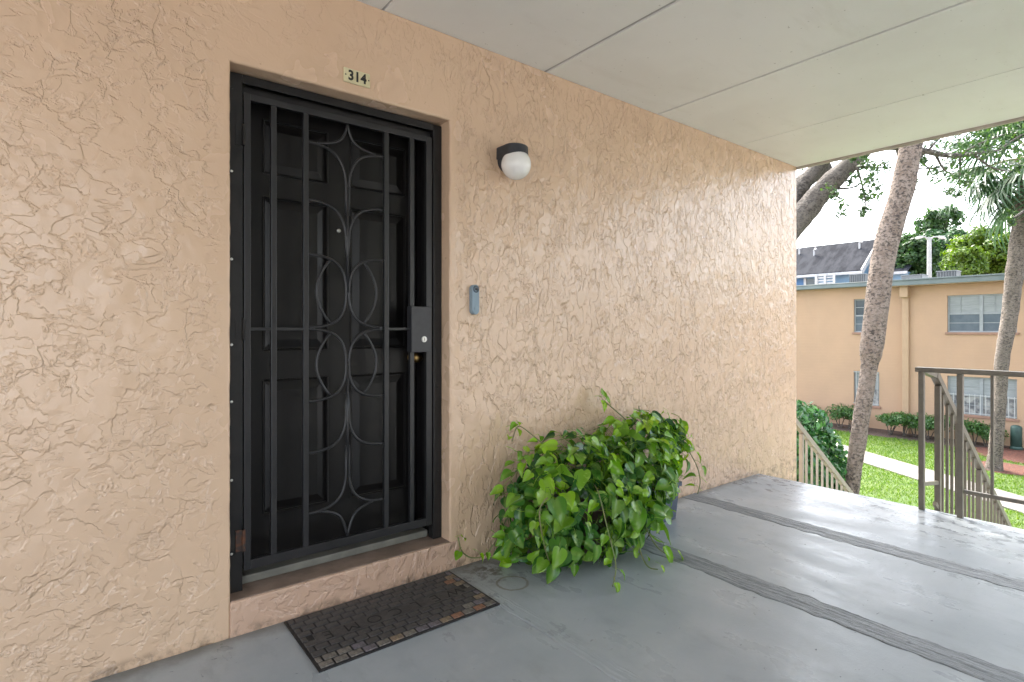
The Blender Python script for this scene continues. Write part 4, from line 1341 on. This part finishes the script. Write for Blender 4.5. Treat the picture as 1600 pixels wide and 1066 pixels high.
def window(xf, y0, y1, z0, z1, two, upper, bars):
    w = bp('window', MB(), 'alu') if False else None
    fx = xf + 0.07
    mb = MB()
    t = 0.05
    mb.box(fx, fx + 0.05, y0, y0 + t, z0, z1); mb.box(fx, fx + 0.05, y1 - t, y1, z0, z1)
    mb.box(fx, fx + 0.05, y0 + t, y1 - t, z0, z0 + t); mb.box(fx, fx + 0.05, y0 + t, y1 - t, z1 - t, z1)
    fr_ = bp('window_frame', mb, 'alu')
    cols = [(y0 + t, y1 - t)]
    if two:
        ym = (y0 + y1) / 2
        MB().box(fx - 0.005, fx + 0.05, ym - 0.05, ym + 0.05, z0 + t, z1 - t).build('mullion', M['alu'], fr_)
        cols = [(y0 + t, ym - 0.05), (ym + 0.05, y1 - t)]
    zm = (z0 + z1) / 2
    for (a, b_) in cols:
        MB().box(fx + 0.002, fx + 0.045, a, b_, zm - 0.03, zm + 0.03).build('meeting_rail', M['alu'], fr_)
        MB().box(fx + 0.03, fx + 0.034, a, b_, zm + 0.03, z1 - t).build('pane', M['blind'] if upper != 'glass' else M['glass'], fr_)
        MB().box(fx + 0.02, fx + 0.024, a, b_, z0 + t, zm - 0.03).build('pane', M['curtain'] if bars else M['screen'], fr_)
        for zq in ((zm + z1) / 2, (zm + z0) / 2):
            MB().box(fx + 0.012, fx + 0.0195, a, b_, zq - 0.012, zq + 0.012).build('glazing_bar', M['alu'], fr_)
        if upper != 'glass':
            MB().box(fx + 0.012, fx + 0.029, (a + b_) / 2 + 0.1, (a + b_) / 2 + 0.125, zm + 0.03, z1 - t).build('glazing_bar', M['alu'], fr_)
    s_ = MB().box(xf - 0.05, xf + 0.12, y0 - 0.06, y1 + 0.06, z0 - 0.09, z0 - 0.002, 0.01).build('sill', M['sillrose'], fr_)
    if bars:
        zt = z0 + (z1 - z0) * (0.55 if two else 1.0)
        mb = MB()
        k = y0 + 0.06
        while k < y1:
            mb.box(xf - 0.05, xf - 0.035, k - 0.008, k + 0.008, z0 + 0.02, zt); k += 0.155
        for zq in (z0 + 0.06, zt - 0.04): mb.box(xf - 0.034, xf - 0.022, y0, y1, zq - 0.012, zq + 0.012)
        mb.build('security_bars', M['whiteframe'], fr_)
window(XF - 0.12, *HR[0], True, 'blind', False)
window(XF - 0.12, *HR[1], True, 'blind', True)
window(XF - 0.12, *HR[2], True, 'blind', False)
window(XF - 0.12, *HR[3], True, 'blind', True)
window(XF + 0.10, *HL[0], False, 'glass', False)
window(XF + 0.10, *HL[1], False, 'blind', True)
window(XF + 0.10, *HL[2], True, 'blind', False)
window(XF + 0.10, *HL[3], True, 'blind', True)

# air conditioners on the flat roof
def condenser(px0, px1, py_top, X, label, dark, hgt):
    a, b_ = on_x(px0, py_top, X), on_x(px1, py_top, X)
    w = abs(a.y - b_.y)
    zt = max(a.z, b_.z)
    z0 = RT + 0.202
    root = empty('air_conditioner', (X + w / 2, (a.y + b_.y) / 2, z0))
    tag(root, label, 'air conditioner', 'condensers on the flat roof')
    h = max(0.35, zt - z0)
    MB().box(-w / 2, w / 2, -w / 2, w / 2, 0.05, h - 0.04, 0.02).build('casing', M['acdark' if dark else 'acgrey'], root)
    MB().box(-w / 2 - 0.02, w / 2 + 0.02, -w / 2 - 0.02, w / 2 + 0.02, h - 0.039, h, 0.01).build('top_cover', M['acgrey'], root)
    for k in range(7):
        yq = -w / 2 + w * (k + 0.5) / 7
        MB().box(-w / 2 - 0.012, -w / 2 - 0.001, yq - 0.012, yq + 0.012, 0.08, h - 0.06).build('grille_bar', M['acgrey'], root)
    MB().box(-w / 2 + 0.05, w / 2 - 0.05, -w / 2 + 0.05, w / 2 - 0.05, 0.0, 0.049).build('base', M['acdark'], root)
condenser(1327, 1351, 429, XF + 5.0, 'dark rooftop air conditioner in front of the blue house wall', True, 0.8)
condenser(1408, 1441, 430.5, XF + 6.0, 'wide pale rooftop air conditioner beside the thick palm trunk', False, 0.6)
condenser(1463, 1494, 424, XF + 4.0, 'dark rooftop air conditioner right of the white lamp pole', True, 0.6)

# ---- blue house with shingle roof
XH = 52.0
e0, e1 = on_x(1200, 434, XH), on_x(1346, 422, XH)
EZ = e1.z
yR = e1.y
yL = yR + 16
# ridge end chosen where the rake meets it
rg = None
for k in range(400):
    X_ = XH + k * 0.05
    r0 = ray(1384, 374); t_ = X_ / r0.x
    P = CAMP + r0 * t_
    if P.y <= yR: break
    rg = P
if rg is None: rg = Vector((XH + 4, yR, EZ + 3))
RX, RZ = max(rg.x, XH + 3.0), rg.z
house = empty('gabled_house', (XH + 3, yR + 4, GZ))
tag(house, 'pale blue house with a dark shingle gable roof and white trim', 'house')
HO = -Vector(house.location)
def hp(name, mb, mat):
    o = mb.build(name, M[mat], house); o.location = HO; return o
wx = XH + 0.7
ww = 2 * (RX - wx)
hp('wall', MB().add([(wx, yR + .3, GZ), (wx, yL, GZ), (wx, yL, EZ + .2), (wx, yR + .3, EZ + .2), (wx + ww, yR + .3, GZ), (wx + ww, yL, GZ), (wx + ww, yL, EZ + .2), (wx + ww, yR + .3, EZ + .2), (RX, yR + .3, RZ - .25), (RX, yL, RZ - .25)],
    [(0, 3, 2, 1), (4, 5, 6, 7), (0, 4, 7, 8, 3), (1, 2, 9, 6, 5)]), 'bluewall')
hp('roof', MB().add([(XH, yR, EZ), (XH, yL, EZ), (RX, yL, RZ), (RX, yR, RZ), (2 * RX - XH, yR, EZ), (2 * RX - XH, yL, EZ),
                     (XH, yR, EZ - .12), (XH, yL, EZ - .12), (RX, yL, RZ - .12), (RX, yR, RZ - .12), (2 * RX - XH, yR, EZ - .12), (2 * RX - XH, yL, EZ - .12)],
    [(0, 3, 2, 1), (3, 4, 5, 2), (6, 7, 8, 9), (9, 8, 11, 10), (0, 1, 7, 6), (4, 10, 11, 5)]), 'shingle')
rk = beam((XH - 0.05, yR - 0.06, EZ - 0.12), (RX, yR - 0.06, RZ - 0.06), 0.12, 0.42)
hp('rake_board', rk, 'white')
hp('gutter', MB().box(XH - 0.16, XH - 0.01, yR - 0.1, yL, EZ - 0.30, EZ - 0.08, 0.02), 'white')
sl_ = (RZ - EZ) / (RX - XH)
for (px_, py_) in ((1249, 397), (1272, 399), (1343, 388)):
    r0 = ray(px_, py_)
    # intersect the roof plane z = EZ + sl*(x - XH)
    t_ = (EZ - sl_ * XH - CAMP.z) / (r0.z - sl_ * r0.x)
    p = CAMP + r0 * t_
    mb = MB().tube([(p.x, p.y, p.z - 0.1), (p.x, p.y, p.z + 0.45), (p.x - 0.1, p.y - 0.15, p.z + 0.58), (p.x - 0.25, p.y - 0.3, p.z + 0.5)], 0.08, 8)
    hp('roof_vent', mb, 'white')
p0, p1 = on_x(1246, 440, wx - 0.02), on_x(1256, 440, wx - 0.02)
hp('shutter', MB().box(wx - 0.05, wx - 0.012, p1.y, p0.y + 2, EZ - 1.6, EZ - 0.35), 'bluedark')
p0, p1 = on_x(1260, 440, wx), on_x(1277, 440, wx)
wd_ = hp('window', MB().box(wx - 0.05, wx - 0.010, p1.y, p0.y, EZ - 1.5, EZ - 0.4), 'glass')
mb = MB(); mb.box(wx - 0.1, wx - 0.052, p0.y - 0.02, p0.y + 0.2, EZ - 2.2, EZ - 0.3); mb.box(wx - 0.1, wx - 0.052, p1.y - 0.1, p1.y - 0.02, EZ - 2.2, EZ - 0.3)
hp('corner_post', mb, 'white')
# balcony
b0, b1 = on_x(1276, 440, XH - 0.8), on_x(1304, 440, XH - 0.8)
zt = on_x(1290, 428.5, XH - 0.8).z
hp('balcony_floor', MB().box(XH - 0.85, wx - 0.003, b1.y, b0.y, zt - 1.05, zt - 0.9), 'white')
for k in range(4):
    hp('balcony_rail', MB().box(XH - 0.86, XH - 0.80, b1.y, b0.y, zt - 0.12 - k * 0.24, zt - k * 0.24), 'white')
for yy in (b0.y, (b0.y + b1.y) / 2, b1.y):
    hp('balcony_post', MB().box(XH - 0.95, XH - 0.861, yy - 0.09, yy + 0.09, zt - 1.05, EZ - 0.2), 'white')
# lower wing behind
wing = MB().add([(XH + 2, yR - 2.6, GZ), (XH + 2, yR - 0.3, GZ), (XH + 2, yR - 0.3, EZ - 0.2), (XH + 2, yR - 2.6, EZ - 0.2), (XH + 7, yR - 2.6, GZ), (XH + 7, yR - 0.3, GZ), (XH + 7, yR - 0.3, EZ - 0.2), (XH + 7, yR - 2.6, EZ - 0.2)],
    [(0, 3, 2, 1), (4, 5, 6, 7), (0, 4, 7, 3), (1, 2, 6, 5)])
hp('wing_wall', wing, 'bluewall')
hp('wing_roof', MB().add([(XH + 1.7, yR - 2.8, EZ - .2), (XH + 1.7, yR - 0.15, EZ - .2), (XH + 6, yR - 0.15, RZ - 0.9), (XH + 6, yR - 2.8, RZ - 0.9), (XH + 1.7, yR - 2.8, EZ - .4), (XH + 1.7, yR - 0.15, EZ - .4)],
    [(0, 3, 2, 1), (0, 1, 5, 4)]), 'shingle')
hp('gutter', MB().box(XH + 1.5, XH + 1.69, yR - 2.8, yR - 0.12, EZ - 0.42, EZ - 0.2), 'white')

# ---- distant house roof among the trees
dr = at(1530, 372, 85)
hs2 = empty('distant_house', (dr.x, dr.y, GZ))
tag(hs2, 'distant house showing only its grey roof ridge among the trees', 'house')
L_ = 9
dz = dr.z - GZ
dirv = Vector((0, 1, 0))
MB().add([(-5, -L_, dz - 3), (-5, L_, dz - 3), (0, L_, dz + .4), (0, -L_, dz + .4), (5, -L_, dz - 3), (5, L_, dz - 3)], [(0, 3, 2, 1), (3, 4, 5, 2), (0, 4, 3), (1, 2, 5)]).build('roof', M['shingle'], hs2)
MB().box(-4.5, 4.5, -L_ + .5, L_ - .5, 0, dz - 2.9).build('wall', M['bluewall'], hs2)

# ---- street lamp with two arms
pl = at(1452, 430, 36)
sl0 = empty('street_lamp', (pl.x, pl.y, GZ))
tag(sl0, 'white concrete lamp pole with short arms behind the flat roof', 'street lamp')
top = at(1452, 371, 36).z - GZ
MB().tube([(0, 0, 0), (0, 0, top * .5), (0, 0, top)], [0.19, 0.15, 0.12], 12).build('pole', M['pole'], sl0)
for sx_, ln in ((1, 0.62), (-1, 0.45)):
    a = Vector((CA, -SA, 0)) * sx_
    mb = MB().tube([Vector((0, 0, top - 0.25)), a * 0.25 + Vector((0, 0, top + 0.02)), a * ln + Vector((0, 0, top + 0.05))], 0.045, 8)
    mb.build('arm', M['pole'], sl0)
    h_ = MB().tube([a * (ln - 0.02) + Vector((0, 0, top + 0.04)), a * (ln + 0.25) + Vector((0, 0, top - 0.02)), a * (ln + 0.42) + Vector((0, 0, top - 0.06))], [0.07, 0.10, 0.05], 10)
    h_.build('lamp_head', M['whiteframe'], sl0)

# ---- green utility pedestal
up_ = on_z(1588, 700, GZ)
ped = empty('utility_pedestal', (up_.x - 1.2, up_.y + 0.02, GZ))
up_ = Vector((up_.x - 1.2, on_x(1588, 690, up_.x - 1.2).y, GZ)); up_.x += 0.8; up_.y = on_x(1588, 690, up_.x).y; ped.location = up_
tag(ped, 'dark green round utility pedestal by the far building', 'utility box')
MB().lathe([(0.155, 0.0), (0.155, 0.74), (0.14, 0.80), (0.08, 0.83), (0.001, 0.84)], 24).build('cover', M['box_green'], ped, True)
MB().lathe([(0.17, 0.0), (0.17, 0.10), (0.158, 0.12)], 24).build('base', M['box_green'], ped, True)

# ---- hedge shrubs along the far facade
def make_shrub(w, h, n, seed):
    rr = random.Random(seed)
    root = empty('hedge_shrub', (0, 0, 0))
    clumps = []
    for k in range(9):
        clumps.append(((rr.uniform(-.30, .30) * w, rr.uniform(-.36, .36) * w, h * rr.uniform(0.62, 0.86)), (w * .24, w * .26, h * .20)))
    V = clump_leaves(clumps, n // 9, 0.075, 0.6, 0.1, 0.35)
    mesh_obj('foliage', quads_mesh('foliage', V), M['hedge'], root)
    for k in range(5):
        a = rr.uniform(0, 6.28)
        mb = MB().tube([(0.05 * math.cos(a), 0.05 * math.sin(a), 0), (0.14 * math.cos(a), 0.16 * math.sin(a), h * .35), (0.28 * w * math.cos(a), 0.33 * w * math.sin(a), h * .7)], [0.02, 0.016, 0.01], 5)
        mb.build('stem', M['bark'], root)
    return root
protos = [make_shrub(1.25, 0.88, 1500, 1), make_shrub(1.1, 0.80, 1300, 2), make_shrub(1.35, 0.95, 1600, 3)]
spots = [(1262, .95), (1278, .85), (1312, 1.0), (1326, .9), (1392, 1.05), (1412, 1.0), (1431, 1.0), (1452, .95), (1474, 1.0), (1497, 1.05), (1521, 1.0), (1540, .8), (1555, .6)]
for i, (px_, sc_) in enumerate(spots):
    o = protos[i] if i < 3 else copy_tree(protos[i % 3])
    p = on_x(px_, 680, XF - 0.85)
    o.location = (XF - 0.85 + random.uniform(-.1, .1), p.y, GZ)
    o.rotation_euler = (0, 0, random.uniform(0, 6.28))
    o.scale = (sc_, sc_, sc_)
    lab = ('hedge shrub of the far bed next to the tall glossy shrub' if px_ < 1300 else
           'hedge shrub of the far bed beside the thick leaning palm trunk' if px_ < 1340 else
           'hedge shrub of the far bed between the thick palm trunk and the railing' if px_ < 1440 else
           'hedge shrub of the far bed seen through the stair railing balusters' if px_ < 1490 else
           'hedge shrub of the far bed under the wide barred window')
    tag(o, lab, 'shrub', lab.replace('hedge shrub', 'hedge shrubs'))

# ---- tall glossy shrub next to the pale stair railing
sb = at(1254, 760, 10.5)
shr = empty('tall_shrub', (sb.x, sb.y, GZ))
tag(shr, 'tall glossy green shrub behind the pale stair railing', 'shrub')
clumps = []
for (px_, py_, r_) in ((1248, 655, .42), (1268, 662, .36), (1252, 690, .5), (1282, 690, .38), (1295, 712, .36), (1265, 720, .5), (1302, 735, .32), (1245, 725, .5), (1280, 745, .45), (1230, 690, .6), (1225, 650, .4), (1262, 770, .5), (1300, 775, .35)):
    p = at(px_, py_, 10.5 + random.uniform(-.4, .5)) - Vector(shr.location)
    clumps.append((tuple(p), r_ * 0.9))
V = clump_leaves(clumps, 330, 0.15, 0.42, 0.5, 0.45)
mesh_obj('foliage', quads_mesh('foliage', V), M['shrubleaf'], shr)
for k in range(6):
    a = k * 1.05
    MB().tube([(0.08 * math.cos(a), 0.08 * math.sin(a), 0), (0.2 * math.cos(a), 0.2 * math.sin(a), 0.9), (0.45 * math.cos(a), 0.45 * math.sin(a), 1.9)], [0.03, 0.022, 0.012], 6).build('stem', M['bark'], shr)

# ================================================================== PALMS
def rough_trunk(pts, rads, seed, nseg=90, nside=26, amp=0.06):
    P = [Vector(p) for p in pts]
    out, rr = [], []
    n_ = len(P)
    per = nseg // (n_ - 1)
    for i in range(n_ - 1):
        p0, p1, p2, p3 = P[max(i - 1, 0)], P[i], P[i + 1], P[min(i + 2, n_ - 1)]
        for k in range(per):
            t = k / per
            out.append(0.5 * ((2 * p1) + (p2 - p0) * t + (2 * p0 - 5 * p1 + 4 * p2 - p3) * t * t + (3 * p1 - p0 - 3 * p2 + p3) * t ** 3))
            tt = t * t * (3 - 2 * t)
            rr.append(rads[i] * (1 - tt) + rads[i + 1] * tt)
    out.append(P[-1]); rr.append(rads[-1])
    mb = MB().tube(out, rr, nside)
    vs = []
    for i, v_ in enumerate(mb.v):
        c = out[min(i // nside, len(out) - 1)]
        d = Vector(v_) - c
        q = Vector(v_)
        f_ = 1 + amp * (mnoise.noise(q * 4.0 + Vector((seed, 0, 0))) + 0.9 * mnoise.noise(Vector((q.x * 9, q.y * 9, q.z * 22))) + 0.35 * math.sin(q.z * 60))
        vs.append(tuple(c + d * f_))
    mb.v = vs
    return mb
def fan_frond(seed):
    """costapalmate fan leaf: petiole along +x, blade of narrow drooping segments"""
    rr = random.Random(seed)
    V = []
    pet = 0.95
    nseg = 34
    for k in range(nseg):
        u = (k + 0.5) / nseg * 2 - 1
        ang = u * R(118)
        ln = (0.92 - 0.30 * abs(u) ** 1.5) * rr.uniform(0.92, 1.06)
        hub = Vector((pet + 0.28 * (1 - abs(u)), 0, -0.05 * (1 - abs(u))))
        d = Vector((math.cos(ang), math.sin(ang), 0.10 - 0.12 * abs(u)))
        side = Vector((-math.sin(ang), math.cos(ang), 0.25 * (1 if k % 2 else -1)))
        w0, w1, w2 = 0.012, 0.026, 0.017
        m1 = hub + d * ln * 0.42 + Vector((0, 0, -0.03))
        m2 = hub + d * ln * 0.76 + Vector((0, 0, -0.16 - rr.uniform(0, .08)))
        m3 = hub + d * ln * 0.97 + Vector((0, 0, -0.38 - rr.uniform(0, .2)))
        V.append([hub - side * w0, hub + side * w0, m1 + side * w1, m1 - side * w1])
        V.append([m1 - side * w1, m1 + side * w1, m2 + side * w2, m2 - side * w2])
        V.append([m2 - side * w2, m2 + side * w2, m3 + side * 0.002, m3 - side * 0.002])
    mb = MB()
    for q in V: mb.add(q, [(0, 1, 2, 3)])
    me = mb.mesh('frond_blade')
    me.materials.append(M['frond'])
    pm = MB().tube([(0, 0, 0), (pet * .5, 0, 0.04), (pet, 0, 0), (pet + 0.3, 0, -0.06)], [0.028, 0.02, 0.015, 0.006], 6).mesh('petiole')
    pm.materials.append(M['petiole'])
    return me, pm
FRONDS = [fan_frond(s_) for s_ in (1, 2, 3)]
def palm_crown(root, top, n, rr, sc=1.0):
    for k in range(n):
        az = 2.399 * k + rr.uniform(-.2, .2)
        el = R(70) - (k / n) * R(125) + rr.uniform(-.12, .12)
        bme, pme = FRONDS[k % 3]
        o = mesh_obj('frond', bme, None, root)
        o.location = top - Vector(root.location) + Vector((0, 0, -0.25 * k / n))
        o.rotation_euler = (rr.uniform(-.35, .35), -el, az)
        o.rotation_mode = 'XYZ'
        s_ = sc * rr.uniform(0.9, 1.1)
        o.scale = (s_, s_, s_)
        mesh_obj('petiole', pme, None, o)
def palm(label, pts, rads, mat, n_fr, seed, sc=1.0, amp=0.06):
    base = Vector(pts[0])
    root = empty('palm_tree', base)
    tag(root, label, 'palm tree')
    mb = rough_trunk([Vector(p) - base for p in pts], rads, seed, amp=amp)
    mb.build('trunk', M[mat], root, True)
    palm_crown(root, Vector(pts[-1]), n_fr, random.Random(seed), sc)
    return root
D1 = 10.0
tp = [at(x, y, D1) for x, y in ((1324, 873), (1331, 768), (1342, 680), (1357, 580), (1363, 535), (1381, 400), (1409, 300), (1424, 228), (1462, 90), (1490, -20))]
tp[0].z = GZ - 0.05
palm('thick leaning palm trunk rising past the roof edge beside the stairs', tp, [0.14, 0.118, 0.132, 0.132, 0.182, 0.193, 0.187, 0.176, 0.17, 0.16], 'palmtrunk', 26, 3, 1.0, 0.055)
D2 = ray(1553, 735).normalized() and 16.25
tp = [at(x, y, D2) for x, y in ((1553, 737), (1556, 700), (1563, 620), (1566, 560), (1577, 500), (1586, 420), (1595, 350), (1604, 290), (1617, 236))]
tp[0].z = GZ - 0.03
palm('slender palm with hanging fan fronds standing in red mulch', tp, [0.21, 0.17, 0.15, 0.17, 0.19, 0.21, 0.20, 0.18, 0.16], 'palmtrunk2', 34, 9, 1.3, 0.06)

# ================================================================== LIVE OAK
D3 = 12.0
ob = at(1130, 560, D3)
oak = empty('oak_tree', (ob.x, ob.y, GZ))
tag(oak, 'big oak with thick grey limbs reaching over from behind the stucco wall', 'tree')
OO = Vector(oak.location)
def limb(pts, rads, name='limb'):
    mb = rough_trunk([Vector(p) - OO for p in pts], rads, 2.0, nseg=40, nside=14, amp=0.07)
    return mb.build(name, M['bark'], oak, True)
base = Vector((ob.x, ob.y, GZ))
limb([base, base + Vector((0, 0, 1.6)), at(1170, 440, D3), at(1205, 392, D3)], [0.55, 0.45, 0.40, 0.36], 'trunk')
limb([at(1195, 400, D3), at(1250, 340, D3), at(1290, 292, D3), at(1340, 245, D3), at(1400, 170, D3), at(1440, 90, D3)], [0.29, 0.245, 0.215, 0.17, 0.14, 0.10])
limb([at(1195, 390, D3 + .1), at(1242, 305, D3 + .4), at(1280, 258, D3 + .6), at(1330, 190, D3 + .8), at(1350, 80, D3 + 1)], [0.22, 0.18, 0.16, 0.13, 0.08])
limb([at(1195, 385, D3 + .4), at(1240, 300, D3 + .5), at(1270, 275, D3 + .7), at(1292, 262, D3 + .9)], [0.2, 0.19, 0.16, 0.13])
limb([at(1340, 230, D3), at(1400, 230, D3 - .3), at(1445, 236, D3 - .5), at(1490, 243, D3 - .4), at(1560, 235, D3)], [0.12, 0.07, 0.06, 0.05, 0.02])
twigs = [((1290, 290), (1305, 305), (1315, 312)), ((1310, 295), (1335, 292), (1360, 275)), ((1335, 250), (1350, 300), (1352, 330)), ((1430, 234), (1450, 262), (1482, 255)), ((1445, 236), (1432, 262), (1470, 262)),
         ((1460, 238), (1475, 265), (1490, 272)), ((1450, 236), (1470, 215), (1500, 200)), ((1500, 242), (1530, 225), (1570, 210)), ((1400, 230), (1415, 285), (1418, 300)), ((1340, 260), (1370, 262), (1385, 262)),
         ((1500, 243), (1500, 265), (1498, 285)), ((1560, 235), (1590, 215), (1610, 205)), ((1520, 240), (1550, 262), (1580, 268)), ((1600, 330), (1585, 340), (1578, 345))]
clumps = []
for tw in twigs:
    d_ = D3 + random.uniform(-.6, .5)
    limb([at(x, y, d_) for x, y in tw], [0.03, 0.018, 0.01], 'twig')
rl = random.Random(5)
leafspots = [(1298, 312, 18), (1303, 303, 12), (1318, 322, 12), (1350, 285, 20), (1346, 310, 16), (1362, 272, 20), (1376, 268, 14), (1352, 325, 12), (1340, 262, 12), (1356, 255, 16), (1418, 296, 9), (1425, 283, 8), (1372, 300, 14), (1330, 275, 10),
    (1450, 225, 18), (1470, 215, 24), (1490, 210, 22), (1445, 250, 14), (1460, 262, 14), (1478, 262, 18), (1492, 275, 20), (1500, 255, 18), (1505, 230, 24), (1520, 215, 26), (1545, 212, 28), (1570, 205, 28), (1595, 205, 30),
    (1535, 240, 22), (1560, 245, 24), (1585, 240, 26), (1510, 285, 14), (1490, 300, 10), (1580, 345, 8), (1575, 330, 6), (1585, 335, 7), (1620, 220, 40), (1600, 180, 40), (1540, 185, 40), (1470, 190, 40), (1400, 180, 30), (1330, 235, 12), (1560, 270, 16), (1590, 262, 18)]
for (x, y, r_) in leafspots:
    for q in range(3):
        c = at(x + rl.gauss(0, r_ * .4), y + rl.gauss(0, r_ * .4), D3 + rl.uniform(-.9, .9)) - OO
        clumps.append((tuple(c), r_ / F_PX * D3 * rl.uniform(.5, .9)))
# upper crown above the roof line
for k in range(46):
    c = Vector((oak.location.x + rl.uniform(-4.5, 6.5), oak.location.y + rl.uniform(-3.0, 6), rl.uniform(6.3, 9.5))) - OO
    clumps.append((tuple(c), rl.uniform(.7, 1.2)))
V = np.concatenate([clump_leaves(clumps[:len(leafspots) * 3], 26, 0.095, 0.5, 0.3, 0.1), clump_leaves(clumps[len(leafspots) * 3:], 130, 0.16, 0.5, 0.3, 0.3)])
o = mesh_obj('crown', quads_mesh('crown', V), M['oakleaf'], oak)

# ================================================================== TREES BEHIND THE FLAT ROOF
def tree(label, cx_, cy_px, d_, rx_px, ry_px, mat, n_cl, n_lf, lsize, seed, fill=0.62):
    rr = random.Random(seed)
    c = at(cx_, cy_px, d_)
    root = empty('leafy_tree', (c.x, c.y, GZ))
    tag(root, label, 'tree')
    rw, rh_ = rx_px / F_PX * d_, ry_px / F_PX * d_
    cz = c.z - GZ
    cl = []
    for k in range(n_cl):
        while True:
            v = Vector((rr.uniform(-1, 1), rr.uniform(-1, 1), rr.uniform(-1, 1)))
            if 0.25 < v.length < 1: break
        cl.append(((v.x * rw * .85, v.y * rw * .85, cz + v.z * rh_ * .85), rr.uniform(0.16, 0.30) * min(rw, rh_) * 1.2))
    V = clump_leaves(cl, n_lf, lsize, 0.6, 0.25, fill)
    mesh_obj('crown', quads_mesh('crown', V), M[mat], root)
    mb = rough_trunk([(0, 0, 0), (0.1, 0, cz * .4), (-0.1, 0.1, cz * .7), (0.05, 0, cz)], [0.32, 0.24, 0.18, 0.06], seed, 24, 10)
    mb.build('trunk', M['bark'], root, True)
    for k in range(6):
        q = cl[k * (n_cl // 6)][0]
        MB().tube([(0, 0, cz * .55), (q[0] * .5, q[1] * .5, cz * .55 + (q[2] - cz * .55) * .6), q], [0.12, 0.07, 0.03], 6).build('branch', M['bark'], root)
    return root
tree('dark green tree between the thick palm trunk and the white lamp pole', 1424, 408, 48, 40, 40, 'leaf_mid', 80, 190, 0.36, 31)
tree('tall airy green tree rising behind the white lamp pole', 1464, 352, 56, 36, 34, 'leaf_mid', 40, 85, 0.40, 32, 0.2)
tree('dark bushy tree right behind the white lamp pole', 1476, 402, 52, 46, 46, 'leaf_dark', 95, 190, 0.40, 33)
tree('yellow green tree in front of the distant grey roof', 1545, 398, 42, 56, 46, 'leaf_lime', 100, 200, 0.30, 34, 0.45)
tree('mid green tree low between the yellow green tree and the lamp pole', 1506, 412, 40, 30, 32, 'leaf_lime', 40, 130, 0.26, 35, 0.45)
tree('green tree beyond the slender palm trunk', 1625, 405, 46, 50, 44, 'leaf_mid', 60, 140, 0.34, 36)
tree('far green tree filling the gap beside the blue house', 1402, 418, 62, 34, 28, 'leaf_mid', 40, 120, 0.42, 37)
